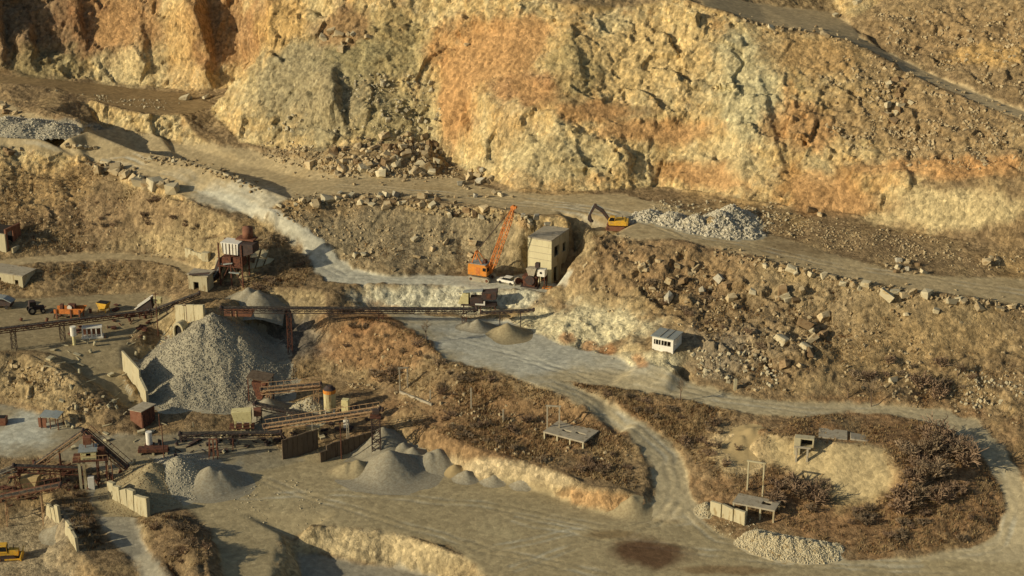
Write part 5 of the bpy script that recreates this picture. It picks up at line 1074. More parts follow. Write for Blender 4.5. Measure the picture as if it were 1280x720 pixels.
mb = MB(); mb.box(.3, -.5, 3.9, 4.6, .5, .25, 0, R(-10)); mb.build('steel_beam', MT['darksteel'], t_)
for k, (px_, py_) in enumerate(((260, 322), (270, 318))):
    pass
p = hit(258, 325); t_ = thing('concrete_block', 'pale square concrete block beside the terrace road and screening plant', 'block', (p.x, p.y, p.z), R(-18)); mb = MB(); mb.box(0, 0, .8, 1.6, 1.2, 2.0); mb.build('block_body', MT['cream'], t_, .06)
# sloped paving slabs on the mound: each slab a part
t0 = hit(322, 325); t_ = thing('slope_paving', 'cream concrete paving slabs laid down the mound beside the screening plant', 'paving', (t0.x, t0.y, t0.z))
for r_, row in enumerate(((317, 312, 326, 311, 323, 322, 313, 324), (328, 311, 336, 313, 332, 323, 325, 322), (313, 325, 322, 323, 318, 336, 308, 337), (324, 323, 332, 324, 328, 333, 320, 335), (334, 322, 343, 324, 338, 329, 330, 332))):
    q = [hit(row[2*i], row[2*i+1]) for i in range(4)]; nrm = (q[1]-q[0]).cross(q[3]-q[0]).normalized()
    if nrm.z < 0: nrm = -nrm
    nrm = (nrm+Vector((-.1, -.35, .3))).normalized(); base_ = [v-t_.location+nrm*.35 for v in q]
    mb = MB(); mb.hexa([v-nrm*.5 for v in base_]+base_); mb.build('slab', MT['cream'], t_, .03)
slab_wall('broken_wall', 'low ochre retaining wall beside the terrace road end', 'wall', 232, 318, 310, 256, 326, 318, .5, MT['cream'], None, 3, .1, .5)

# ------------------------------------------------------------------ left buildings
p = hit(29, 360); t_ = thing('stone_hut', 'low roofless stone hut with two doorways under the terrace road', 'hut', (p.x, p.y, p.z-.1), R(-22))
mb = MB(); wall_open(mb, 0, 0, .4, 9.0, 2.6, [(2.6, 3.5, .1, 1.7), (7.0, 7.9, .1, 1.7)]); mb.v = [(x-9, y+.2, z) for x, y, z in mb.v]; mb.build('front_wall', MT['cream'], t_)
mb = MB(); mb.box(-.2, 2.6, 1.3, .4, 4.4, 2.6); mb.build('side_wall', MT['cream'], t_)
mb = MB(); mb.box(-4.5, 4.6, 1.3, 9, .4, 2.6); mb.build('back_wall', MT['cream'], t_)
mb = MB(); mb.box(-4.5, 2.5, 2.72, 9.2, 4.9, .2); mb.build('roof', MT['grey'], t_)
p = hit(8, 316); t_ = thing('ruined_house', 'pale ruined house corner with dark doorway at the frame edge above the terrace road', 'house', (p.x, p.y, p.z-.2), R(-24))
mb = MB(); mb.box(-3.0, .2, 2.2, 6.0, .4, 4.4); mb.build('front_wall', MT['cream'], t_)
mb = MB(); wall_open(mb, 1, 0, .4, 5.0, 5.4, [(.6, 2.4, .2, 4.6)]); mb.v = [(x-.2, y+.4, z) for x, y, z in mb.v]; mb.build('side_wall', MT['redrust'], t_)
mb = MB(); mb.box(-3, 2.8, 3.0, 5.4, .2, 5.0); mb.build('inner_wall', MT['void'], t_)  # wall behind the doorway, indoor shade put into its near-black colour
mb = MB(); mb.box(1.5, 1.4, .6, .5, 2.4, 1.6); mb.build('buttress', MT['cream'], t_, .05)
p = hit(6, 384); t_ = thing('trailer', 'dark trailer with pale sloping tarpaulin top at the frame edge', 'trailer', (p.x, p.y, p.z), R(-12))
mb = MB(); mb.prism([(-2.6, .6), (1.6, .6), (2.0, 1.5), (-2.6, 1.9)], -1, 1); mb.build('trailer_body', MT['darksteel'], t_, .04)
mb = MB(); mb.prism([(-2.7, 2.3), (.4, 2.15), (2.1, 1.45), (2.1, 1.6), (.4, 2.35), (-2.7, 2.5)], -1.05, 1.05); mb.build('tarpaulin', MT['tin'], t_)
for x in (-1.6, .9):
    for y in (-.95, .95): mb = MB(); mb.tube((x, y-.12, .42), (x, y+.12, .42), .42, n=14); mb.build('wheel', MT['tyre'], t_)
p = hit(44, 391); t_ = thing('tractor', 'small dark tractor parked left of the orange screen', 'tractor', (p.x, p.y, p.z), R(25))
mb = MB(); mb.prism([(-1.0, .7), (1.8, .7), (1.9, 1.4), (.4, 1.5), (-1.0, 1.5)], -.45, .45); mb.build('bonnet', MT['darksteel'], t_, .05)
mb = MB(); mb.prism([(-1.2, 1.4), (.3, 1.4), (.2, 2.7), (-1.1, 2.75)], -.65, .65); cb = mb.build('cab', MT['darksteel'], t_, .04)
mb = MB(); mb.prism([(-1.0, 1.75), (.15, 1.75), (.1, 2.5), (-.95, 2.5)], -.67, -.655); mb.box(.27, 0, 2.1, .03, 1.1, .8); mb.build('window', MT['glass'], cb)
for x, r_ in ((-.7, .85), (1.5, .5)):
    for y in (-.85, .85): mb = MB(); mb.tube((x, y-.2, r_), (x, y+.2, r_), r_, n=18); w_ = mb.build('wheel', MT['tyre'], t_); mb = MB(); mb.tube((x, y-.22, r_), (x, y+.22, r_), r_*.5, n=12); mb.build('rim', MT['grey'], w_)
p = hit(88, 397); t_ = thing('vibrating_screen', 'orange steel vibrating screen on legs among the parked machines', 'machine', (p.x, p.y, p.z), R(-6))
mb = MB(); mb.prism([(-3.0, 1.2), (2.6, 1.2), (3.4, 2.5), (-3.0, 2.1)], -1.1, -1.0); mb.build('side_plate', MT['boom'], t_)
mb = MB(); mb.prism([(-3.0, 1.2), (2.6, 1.2), (3.4, 2.5), (-3.0, 2.1)], 1.0, 1.1); mb.build('side_plate', MT['boom'], t_)
mb = MB(); mb.box(-.2, 0, 1.5, 5.4, 2.0, .1, 0, R(-3)); mb.build('screen_deck', MT['darksteel'], t_)
for x in (-2.4, .6, 2.4):
    for y in (-1.15, 1.15): mb = MB(); mb.beam((x, y, -.2), (x, y, 2.2), .28); mb.build('leg', MT['redrust'], t_)
mb = MB(); mb.box(-1.6, .1, 2.3, .7, .8, 1.2); mb.build('motor', MT['rust'], t_, .05); mb = MB(); mb.box(.6, .1, 2.5, 1.4, 1.0, 1.0); mb.build('drive_unit', MT['rust'], t_, .05)
mb = MB(); mb.tube((.2, -.6, 2.4), (.2, -.45, 2.4), .5, n=14); mb.build('pulley', MT['white'], t_)
p = hit(130, 389); t_ = thing('feed_hopper', 'small bright yellow hopper trailer on the parked machines terrace', 'hopper', (p.x, p.y, p.z), R(-20))
mb = MB(); mb.prism([(-1.3, 2.0), (1.3, 2.0), (.6, .5), (-.5, .5)], -.9, .9); mb.build('hopper_bin', MT['yellow'], t_, .04)
mb = MB(); mb.box(0, 0, 2.02, 2.3, 1.6, .06); mb.build('mouth_shade_sheet', MT['void'], t_)  # dark sheet on the solid bin, painted as the shade of its hollow
for x in (-.9, .9):
    for y in (-.8, .8): mb = MB(); mb.beam((x, y, -.1), (x*.8, y*.9, 1.4), .14); mb.build('leg', MT['yellow'], t_)
p = hit(183, 396); t_ = thing('inclined_screen', 'dark tilted screen panel with white edge on rusty legs', 'machine', (p.x, p.y, p.z), R(-5)); 
mb = MB(); mb.prism([(-1.9, 1.9), (1.4, 4.4), (1.7, 2.3), (-1.2, 1.5)], -.9, .9); mb.build('screen_box', MT['darksteel'], t_, .03)
mb = MB(); mb.beam((-2.0, -.95, 2.0), (1.4, -.95, 4.5), .22); mb.beam((-2.0, .95, 2.0), (1.4, .95, 4.5), .22); mb.build('edge_trim', MT['white'], t_)
for x in (-1.2, .2, 1.3):
    for y in (-.7, .7): mb = MB(); mb.beam((x, y, -.3), (x, y, 2.2), .2); mb.build('leg', MT['rust'], t_)
mb = MB(); mb.box(2.6, .2, 3.7, 1.6, 1.2, 1.1); mb.beam((2.6, .2, 0), (2.6, .2, 3.4), .25); mb.build('motor', MT['paleyellow'], t_, .05)
p = hit(116, 421); t_ = thing('open_shelter', 'long low white post shelter beside the white tank', 'shelter', (p.x, p.y, p.z), R(9))
mb = MB(); mb.box(0, 0, 2.2, 4.0, 1.7, .22); mb.build('roof', MT['white'], t_, .03)
for x in (-1.85, -1.0, -.1, .8, 1.8): mb = MB(); mb.box(x, -.7, 1.1, .26, .22, 2.1); mb.build('post', MT['white'], t_)
mb = MB(); mb.box(0, .7, 1.1, 3.8, .15, 2.1); mb.build('back_wall', MT['redrust'], t_)
mb = MB(); mb.box(0, -.1, .15, 4.3, 2.0, .3); mb.build('plinth', MT['white'], t_)
p = hit(93, 431); t_ = thing('water_tank', 'upright white tank on a pedestal beside the post shelter', 'tank', (p.x, p.y, p.z)); mb = MB(); mb.tube((0, 0, 2.0), (0, 0, 3.9), .6, n=16); mb.build('tank', MT['white'], t_); mb = MB(); mb.tube((0, 0, -.2), (0, 0, 2.0), .32, n=10); mb.build('pedestal', MT['paleyellow'], t_)

# ------------------------------------------------------------------ mid plant
p = hit(178, 536); t_ = thing('rusty_shed', 'orange rust sheet shed at the foot of the big gravel cone', 'shed', (p.x, p.y, p.z-.1), R(-30))
mb = MB(); mb.box(-1.4, .05, 1.7, 2.8, .1, 3.4); mb.build('front_wall', MT['redrust'], t_)
mb = MB(); mb.box(-.05, 1.9, 1.7, .1, 3.6, 3.4); mb.build('side_wall', MT['rust'], t_)
mb = MB(); mb.box(-2.75, 1.9, 1.7, .1, 3.6, 3.4); mb.build('side_wall', MT['rust'], t_)
mb = MB(); mb.box(-1.4, 1.9, 3.5, 3.2, 4.2, .12, 0, R(-4)); mb.build('roof', MT['grey'], t_)
mb = MB(); mb.beam((.6, -.4, 0), (.6, -.4, 3.2), .1); mb.beam((3.2, 1.2, 0), (3.2, 1.2, 3.4), .1); mb.build('pole', MT['rust'], t_)
p = hit(187, 557); t_ = thing('water_tank', 'upright white cylinder tank beside the orange rusty shed', 'tank', (p.x, p.y, p.z)); mb = MB(); mb.tube((0, 0, .3), (0, 0, 2.8), .6, n=16); mb.build('tank', MT['white'], t_); mb = MB(); mb.box(0, 0, .1, 1.6, 1.6, .5); mb.build('stand', MT['rust'], t_)
p = hit(192, 567); t_ = thing('loading_platform', 'low rusty platform in front of the white cylinder tank', 'platform', (p.x, p.y, p.z), R(4)); mb = MB(); mb.box(0, 0, .9, 5.4, 1.6, .7); mb.build('deck', MT['rust'], t_, .04)
for x in (-2.4, 0, 2.4): mb = MB(); mb.box(x, -.5, .2, .4, .4, .9); mb.build('leg', MT['cream'], t_)
p = hit(303, 541); t_ = thing('screen_bin', 'pale yellow sheet bin on legs over the dark conveyor', 'bin', (p.x, p.y, p.z), R(4)); zt = elev(303, 541, 513).z-p.z
mb = MB(); mb.prism([(-1.8, zt), (1.9, zt+.2), (1.9, zt-2.0), (-1.3, zt-1.8)], -1.0, 1.0); mb.build('bin_box', MT['paleyellow'], t_, .04)
for x in (-1.2, .2, 1.6):
    for y in (-.8, .8): mb = MB(); mb.beam((x, y, -.2), (x, y, zt-1.8), .22); mb.build('leg', MT['paleyellow'], t_)
mb = MB(); mb.box(0, 0, 1.4, 4.6, 2.4, .15); mb.beam((-2.2, -1.2, 2.3), (2.2, -1.2, 2.3), .08); mb.build('walkway', MT['rust'], t_)
mb = MB(); mb.box(3.0, .4, zt-.6, 1.4, 1.2, 1.4); mb.build('red_drive_box', MT['redrust'], t_, .05)
p = hit(327, 504); t_ = thing('canopy_hopper', 'rusty hopper under a dark sheet canopy above the beige conveyor', 'hopper', (p.x, p.y, p.z), R(-14)); zt = elev(327, 504, 470).z-p.z
mb = MB(); mb.box(0, 0, zt, 4.6, 3.2, .12, R(6), R(5)); mb.build('canopy', MT['darkpanel'], t_)
for x in (-2, 2):
    for y in (-1.3, 1.3): mb = MB(); mb.beam((x, y, -.2), (x, y, zt-.05), .16); mb.build('post', MT['rust'], t_)
mb = MB(); mb.prism([(-1.5, zt-1.0), (1.5, zt-1.0), (.5, 1.2), (-.5, 1.2)], -1, 1); mb.build('hopper_bin', MT['rust'], t_, .03)
p = hit(413, 521); t_ = thing('silo', 'pale silo with orange band at the end of the beige conveyor', 'silo', (p.x, p.y, p.z)); zt = elev(413, 521, 482).z-p.z
mb = MB(); mb.tube((0, 0, 1.6), (0, 0, zt-1.4), 1.15, n=20); mb.build('shell', MT['yellowpale'], t_, 0, False)
mb = MB(); mb.tube((0, 0, zt-1.4), (0, 0, zt-.7), 1.2, n=20); mb.build('orange_band', MT['orange'], t_); mb = MB(); mb.tube((0, 0, zt-.7), (0, 0, zt), 1.2, .5, 20); mb.build('cone_top', MT['darksteel'], t_)
mb = MB(); mb.tube((0, 0, .7), (0, 0, 1.6), .4, 1.15, 16); mb.build('discharge_cone', MT['tin'], t_)
for k in range(4): a_ = R(45+90*k); mb = MB(); mb.beam((math.cos(a_)*1.1, math.sin(a_)*1.1, -.3), (math.cos(a_)*1.1, math.sin(a_)*1.1, 2.0), .2); mb.build('leg', MT['white'], t_)
p = hit(433, 535); t_ = thing('switch_cabinet', 'tall pale yellow cabinet tower beside the silo', 'cabinet', (p.x, p.y, p.z), R(-10)); zt = elev(433, 535, 499).z-p.z
mb = MB(); mb.box(0, 0, zt-1.3, 1.3, 1.2, 2.6); mb.build('cabinet', MT['paleyellow'], t_, .05); mb = MB(); mb.box(0, 0, .9, .9, .9, 1.8); mb.build('lower_box', MT['white'], t_, .04)
mb = MB(); mb.box(0, 0, (zt-1)/2, .5, .5, zt-1); mb.build('column', MT['grey'], t_)
p = hit(392, 545); t_ = thing('concrete_pier', 'broken pale concrete pier under the orange railed conveyor', 'pier', (p.x, p.y, p.z), R(-15)); mb = MB(); mb.box(0, 0, 1.4, 2.6, .8, 1.4); mb.box(-.9, 0, .4, .6, .8, 1.4); mb.box(1.0, 0, .5, .6, .8, 1.6); mb.build('pier_body', MT['cream'], t_, .06)
p = hit(268, 572); t_ = thing('steel_trestle', 'red rusty trestle standing under the low dark conveyor', 'trestle', (p.x, p.y, p.z)); zt = elev(268, 572, 549).z-p.z
for x in (-.9, -.1, .7): mb = MB(); mb.beam((x, -.6, -.3), (x*.8, -.2, zt), .16); mb.beam((x, .6, -.3), (x*.8, .2, zt), .16); mb.build('leg', MT['redrust'], t_)
mb = MB(); mb.beam((-1, 0, zt*.5), (.8, 0, zt*.5), .12); mb.build('crossbar', MT['redrust'], t_); mb = MB(); mb.beam((-.9, 0, zt), (.7, 0, zt), .2); mb.build('crossbar', MT['redrust'], t_)
# ------------------------------------------------------------------ bottom-left plant
p = hit(117, 606); t_ = thing('plant_cabin', 'ochre plant cabin with tin roof on a platform between the steep conveyors', 'cabin', (p.x, p.y, p.z-.1), R(8)); zt = elev(117, 606, 560).z-p.z
mb = MB(); mb.box(0, 0, zt-1.7, 6.2, 3.4, .2); pf = mb.build('platform', MT['rust'], t_)
mb = MB(); wall_open(mb, 0, -1.1, .12, 2.6, 1.6, [(.9, 1.7, .6, 1.2)]); mb.v = [(x-1.6, y, z+zt-1.6) for x, y, z in mb.v]; mb.build('front_wall', MT['paleyellow'], t_)
for x in (-1.6, 1.0): mb = MB(); mb.box(x, 0, zt-.8, .12, 2.1, 1.6); mb.build('side_wall', MT['paleyellow'], t_)
mb = MB(); mb.box(-.3, 1.05, zt-.8, 2.5, .12, 1.6); mb.build('back_wall', MT['void'], t_)  # back wall darkened in colour as painted shade of the cabin's inside
mb = MB(); mb.box(-.4, 0, zt+.1, 3.2, 2.7, .12, R(6)); mb.build('roof', MT['tin'], t_)
for x in (-2.0, -1.2): mb = MB(); mb.box(x, -1.2, (zt-1.8)/2, .45, .5, zt-1.8); mb.build('concrete_leg', MT['cream'], t_)
mb = MB(); mb.box(-.2, -1.3, 1.2, 1.1, .9, 2.4); mb.build('white_box', MT['white'], t_, .04)
for x in (1.0, 2.6): mb = MB(); mb.beam((x, -1.2, -.2), (x, -1.2, zt-1.8), .22); mb.beam((x, 1.2, -.2), (x, 1.2, zt-1.8), .22); mb.build('steel_leg', MT['rust'], t_)
mb = MB(); mb.beam((-3.0, -1.6, zt-.7), (3.0, -1.6, zt-.7), .09); [mb.beam((x, -1.6, zt-1.6), (x, -1.6, zt-.7), .07) for x in (-3, -2, 1.5, 2.2, 3)]; mb.build('handrail', MT['rail'], t_)
mb = MB(); mb.box(1.9, .1, zt-.6, 1.2, 1.6, 1.6); mb.build('drive_unit', MT['rust'], t_, .05)
mb = MB(); mb.box(-.4, .2, zt+1.6, 1.4, 1.2, 1.4); mb.beam((-.8, .2, zt), (-.8, .2, zt+2.4), .16); mb.beam((.6, .2, zt), (.6, .2, zt+2.4), .16); mb.build('transfer_box', MT['redrust'], t_, .04)
p = hit(38, 612); t_ = thing('ochre_hopper', 'ochre steel hopper hanging below the level truss conveyor', 'hopper', (p.x, p.y, p.z), R(-12)); mb = MB(); mb.prism([(-1.9, 2.4), (2.2, 3.2), (1.2, .4), (-.6, .1)], -1, 1); mb.build('hopper_bin', MT['yellowsand'], t_, .05)
for x in (-1.2, 1.4): mb = MB(); mb.beam((x, -.9, -.3), (x, -.9, 2.0), .18); mb.build('leg', MT['rust'], t_)
p = hit(66, 533); t_ = thing('open_shed', 'small open shed with grey sheet roof below the earth bank', 'shed', (p.x, p.y, p.z), R(-14))
mb = MB(); mb.box(-.9, 0, 2.5, 2.2, 2.4, .1, R(8)); mb.box(1.0, 0, 2.6, 1.7, 2.4, .1, R(9), R(5)); mb.build('roof', MT['tin'], t_)
for x in (-1.8, .1, 1.7):
    for y in (-1, 1): mb = MB(); mb.beam((x, y, -.2), (x, y, 2.4), .14); mb.build('post', MT['rust'], t_)
mb = MB(); mb.box(-1.6, -.9, 1.0, 1.6, .1, 1.9); mb.build('sheet_wall', MT['redrust'], t_)
p = hit(2, 530); t_ = thing('brick_stack', 'small red rusty bin at the frame edge on the pale yard', 'bin', (p.x, p.y, p.z)); t_.name = 'rusty_bin'; mb = MB(); mb.prism([(-1.6, 0), (1.0, 0), (1.1, 1.5), (-1.7, 1.5)], -.8, .8); mb.build('bin_box', MT['redrust'], t_, .05); mb = MB(); mb.box(-.3, 0, 1.51, 2.3, 1.4, .04); mb.build('mouth_shade_sheet', MT['void'], t_)  # bin is solid; the sheet on top paints its inner shade
# ------------------------------------------------------------------ bulldozer
p = hit(10, 698); t_ = thing('bulldozer', 'yellow bulldozer at the frame edge in the low pit', 'bulldozer', (p.x, p.y, p.z), R(6))
for s in (-1, 1): track(t_, 0, s*.95, 3.2, .5, .9, 'darksteel')
mb = MB(); mb.prism([(-1.4, .7), (1.9, .7), (1.95, 1.7), (.3, 1.85), (.2, 1.3), (-1.4, 1.3)], -.6, .6); mb.build('bonnet', MT['yellow'], t_, .06)
mb = MB(); mb.prism([(-1.3, 1.3), (.15, 1.3), (.05, 2.75), (-1.15, 2.75)], -.7, .7); cb = mb.build('cab', MT['yellow'], t_, .05)
mb = MB(); mb.prism([(-1.1, 1.7), (0, 1.7), (-.05, 2.55), (-1.05, 2.55)], -.725, -.71); mb.box(.13, 0, 2.1, .03, 1.1, .8); mb.build('window', MT['glass'], cb)
mb = MB(); mb.prism([(2.3, .15), (2.5, .15), (2.35, .7), (2.55, 1.35), (2.4, 1.35), (2.15, .7)], -1.6, 1.6); mb.build('blade', MT['yellow'], t_)
for s in (-1, 1): mb = MB(); mb.beam((-.3, s*1.3, .45), (2.25, s*1.3, .45), .2); mb.build('push_arm', MT['yellow'], t_)
mb = MB(); mb.tube((1.1, .2, 1.75), (1.1, .2, 2.5), .07, n=8); mb.build('exhaust', MT['darksteel'], t_)

# ------------------------------------------------------------------ poles and clutter of the plant
def pole(px, py, top_py, lab, arm=False):
    p = hit(px, py); h_ = elev(px, py, top_py).z-p.z; t_ = thing('utility_pole', lab, 'pole', p, 0, 'thin poles of the plant'); mb = MB(); mb.tube((0, 0, -.3), (0, 0, h_), .11, .08, 8); mb.build('shaft', MT['rust'], t_)
    if arm: mb = MB(); mb.beam((-.8, 0, h_-.3), (.8, 0, h_-.3), .1); mb.build('crossarm', MT['rust'], t_)
pole(198, 420, 366, 'tall thin pole left of the tunnel headwall', True); pole(205, 572, 530, 'thin pole right of the white cylinder tank'); pole(143, 618, 583, 'thin pole behind the broken panel wall'); pole(234, 402, 380, 'short pole in front of the tunnel headwall', True); pole(427, 574, 528, 'thin post with bracket below the silo', True)
def clutter(label, poly, n):
    mb = MB(); r = random.Random(n)
    xs_, ys_ = in_poly(poly, n)
    for x_, y_ in zip(xs_, ys_):
        z_ = float(sampleH(x_, y_, PZ)); a_ = r.uniform(0, 3.14); k = r.random(); o_ = Vector((x_, y_, z_+.12))
        if k < .5: d_ = Vector((math.cos(a_), math.sin(a_), r.uniform(-.05, .35)))*r.uniform(.6, 2.2); mb.beam(o_, o_+d_, r.uniform(.08, .2))
        elif k < .8: mb.box(o_.x, o_.y, o_.z+.1, r.uniform(.5, 1.5), r.uniform(.4, 1.1), r.uniform(.05, .5), r.uniform(-.2, .2), r.uniform(-.2, .2), a_)
        else: mb.tube(o_, o_+Vector((math.cos(a_)*.3, math.sin(a_)*.3, r.uniform(.4, .9))), .3, n=9)
    return mb, label
for k, (lab, poly, n, mt) in enumerate((('rusty scrap steel littering the lower left plant', [(0, 590), (60, 575), (130, 590), (170, 580), (160, 610), (90, 612), (0, 640)], 90, 'rust'), ('dark scrap and offcuts littering the middle plant', [(190, 548), (300, 538), (400, 500), (480, 515), (470, 550), (350, 560), (200, 575)], 110, 'darksteel'),
        ('pale concrete fragments strewn among the plant', [(60, 430), (150, 420), (190, 400), (250, 420), (160, 520), (300, 545), (460, 540), (300, 575), (120, 590), (70, 540)], 110, 'cream'), ('scrap pieces lying round the parked machines', [(20, 385), (200, 375), (240, 395), (120, 425), (30, 415)], 60, 'rust'))):
    mb, lab = clutter(lab, poly, n); tag(mb.build('debris', MT[mt]), lab, 'debris', None, 'stuff')
# ------------------------------------------------------------------ boulders: every large one is a thing, the small ones are loose rubble
ORD = ['first', 'second', 'third', 'fourth', 'fifth', 'sixth', 'seventh', 'eighth', 'ninth', 'tenth', 'eleventh', 'twelfth', 'thirteenth', 'fourteenth', 'fifteenth', 'sixteenth', 'seventeenth', 'eighteenth', 'nineteenth']
TENS = {20: ('twentieth', 'twenty'), 30: ('thirtieth', 'thirty'), 40: ('fortieth', 'forty'), 50: ('fiftieth', 'fifty'), 60: ('sixtieth', 'sixty'), 70: ('seventieth', 'seventy'), 80: ('eightieth', 'eighty'), 90: ('ninetieth', 'ninety')}
def ordinal(n):
    if n < 20: return ORD[n-1]
    t_ = n//10*10; return TENS[t_][0] if n == t_ else TENS[t_][1]+'-'+ORD[n % 10-1]
HULLS = []
for k, (bv, bf) in enumerate(ROCK_L):
    me = mesh_from('boulder', bv, bf.reshape(-1), 3); HULLS.append(me)
MESHMAT = {}
def hull(k, mat):
    if (k, mat) not in MESHMAT: me = HULLS[k].copy(); me.materials.append(MT[mat]); MESHMAT[(k, mat)] = me
    return MESHMAT[(k, mat)]
BL = []            # (cluster, px, py, radius in px, material)
rb = random.Random(21)
def row(cl, pts, n, r0, r1, jit, mats, lift=0):
    P = []; 
    seg = [math.dist(a, b) for a, b in zip(pts[:-1], pts[1:])]; tot = sum(seg)
    for i in range(n):
        s_ = (i+rb.uniform(.15, .85))/n*tot; k = 0
        while k < len(seg)-1 and s_ > seg[k]: s_ -= seg[k]; k += 1
        f = s_/seg[k]; a, b = pts[k], pts[k+1]
        BL.append((cl, a[0]+(b[0]-a[0])*f+rb.gauss(0, jit*.9), a[1]+(b[1]-a[1])*f+rb.gauss(0, jit*1.2), r0*.75+(r1*1.45-r0*.75)*rb.random()**1.4, rb.choice(mats)))
def heap(cl, poly, n, r0, r1, mats):
    xs = [p[0] for p in poly]; ys = [p[1] for p in poly]; k = 0
    while k < n:
        x, y = rb.uniform(min(xs), max(xs)), rb.uniform(min(ys), max(ys)); ins = False
        for i in range(len(poly)):
            a, b = poly[i], poly[(i+1) % len(poly)]
            if (a[1] > y) != (b[1] > y) and x < (b[0]-a[0])*(y-a[1])/(b[1]-a[1]+1e-9)+a[0]: ins = not ins
        if ins: BL.append((cl, x, y, r0*.9+(r1*1.25-r0*.9)*rb.random()**1.7, rb.choice(mats))); k += 1
T_, P_, G_, W_ = 'stonetan', 'stonepale', 'stonegrey', 'stonebrown'
CL = {   # cluster: where its boulders lie
    'mid': 'in the row edging the haul road above the crane', 'mid2': 'in the sparse second row behind the crane slope', 'heap': 'in the big rubble heap under the grey cliff', 'heap2': 'in the small pile beside the big rubble heap',
    'left': 'in the stacked row at the haul road bend', 'edge': 'in the cluster on the crest at the left edge', 'lrow': 'in the short row beside the shaded bench', 'ltop': 'in the dark pile under the upper bench',
    'right': 'in the row along the right haul road edge', 'slope': 'among the outcrops right of the crusher house', 'slope2': 'tumbled down the slope below the right haul road', 'top': 'on the edge of the cliff top road',
    'flat': 'in the flat rubble patch on the right haul road', 'trio': 'of the three pale blocks on the upper bench', 'house': 'at the road edge above the crusher house', 'talus': 'in the talus gully below the cliff top road',
    'blue': 'in the line of grey rocks along the shaded road', 'cran': 'on the grey slope above the orange crane', 'low': 'in the stone scatter above the lower road bend', 'lone': 'on the gravel flat below the right cliff', 'face': 'lodged on the ledge high in the cliff'}
row('mid', [(350, 262), (372, 250), (420, 247), (470, 250), (520, 256), (570, 263), (610, 268)], 46, 3.2, 6.0, 3.2, [T_, P_, T_, W_])
row('mid2', [(420, 241), (480, 243), (540, 246), (585, 246), (620, 244), (645, 247)], 20, 3, 5.2, 1.2, [T_, P_, G_])
heap('heap', [(378, 205), (395, 192), (440, 182), (480, 168), (520, 165), (545, 178), (560, 195), (540, 215), (500, 222), (460, 215), (420, 222)], 120, 3.0, 6.6, [T_, T_, W_, P_, T_])
heap('heap2', [(572, 232), (585, 212), (605, 210), (615, 225), (600, 240), (580, 240)], 20, 3, 5.5, [T_, W_, G_])
row('left', [(112, 206), (135, 206), (160, 215), (185, 226), (215, 239)], 26, 4, 7.5, 3.5, [T_, P_, T_])
heap('edge', [(0, 186), (12, 180), (35, 186), (30, 194), (5, 195)], 9, 3, 5.5, [T_, P_, W_]); row('lrow', [(80, 180), (100, 183), (124, 186)], 11, 2.2, 3.2, .6, [T_, P_]); heap('ltop', [(0, 128), (18, 132), (30, 146), (15, 151), (0, 150)], 11, 3, 5, [W_, W_, T_])
row('right', [(905, 317), (950, 326), (1000, 339), (1060, 353), (1120, 366), (1180, 372), (1240, 380), (1275, 384)], 46, 3.2, 6.6, 2.6, [T_, P_, T_, P_])
heap('slope', [(800, 330), (830, 320), (880, 325), (905, 350), (890, 375), (840, 385), (800, 370)], 26, 3.0, 6.5, [W_, T_, G_, T_])
heap('slope2', [(890, 345), (960, 350), (1030, 365), (1050, 400), (1030, 440), (985, 470), (930, 440), (940, 400), (900, 375)], 42, 3, 7.5, [T_, P_, W_])
row('top', [(962, 33), (985, 35), (1010, 38), (1035, 43), (1055, 46)], 9, 3, 4.6, .8, [P_, T_]); heap('flat', [(1095, 330), (1120, 322), (1150, 330), (1165, 340), (1140, 344), (1105, 336)], 15, 2.4, 4.6, [P_, G_, W_]); row('trio', [(222, 122), (243, 122), (262, 120)], 3, 5, 6, .4, [P_])
heap('house', [(640, 270), (655, 262), (680, 268), (695, 278), (680, 284), (655, 282)], 9, 3, 6.5, [P_, G_, T_]); heap('talus', [(1095, 100), (1130, 95), (1140, 130), (1115, 155), (1100, 145)], 30, 2.6, 5.5, [T_, P_, W_])
row('blue', [(185, 197), (220, 200), (255, 210), (290, 222), (320, 235)], 22, 2, 3.2, 1.6, [G_, G_, P_]); heap('cran', [(430, 285), (500, 275), (590, 300), (590, 335), (480, 340), (430, 320)], 16, 2.5, 5.5, [T_, P_, G_])
heap('low', [(1105, 480), (1150, 470), (1165, 490), (1140, 500), (1110, 498)], 12, 2.4, 4, [P_, T_]); heap('lone', [(1222, 318), (1250, 320), (1245, 330), (1225, 328)], 3, 4, 5.5, [T_]); BL.append(('lone', 1016, 262, 7, W_)); BL.append(('lone', 1025, 268, 4, T_)); BL.append(('lone', 988, 292, 4.5, T_))
heap('face', [(400, 45), (450, 20), (470, 45), (430, 65)], 14, 3, 5.5, [P_, T_])
for b in ((591, 303, 6.5), (602, 272, 5), (1072, 3, 5), (1044, 19, 5.5), (1170, 388, 6.5), (1132, 392, 5.5), (1116, 474, 6), (583, 55, 5)): BL.append(('cran' if b[0] < 620 and b[1] > 100 else 'face' if b[1] < 100 and b[0] < 700 else 'top' if b[1] < 100 else 'slope2' if b[1] < 400 else 'low', *b, P_ if b[0] > 600 else T_))
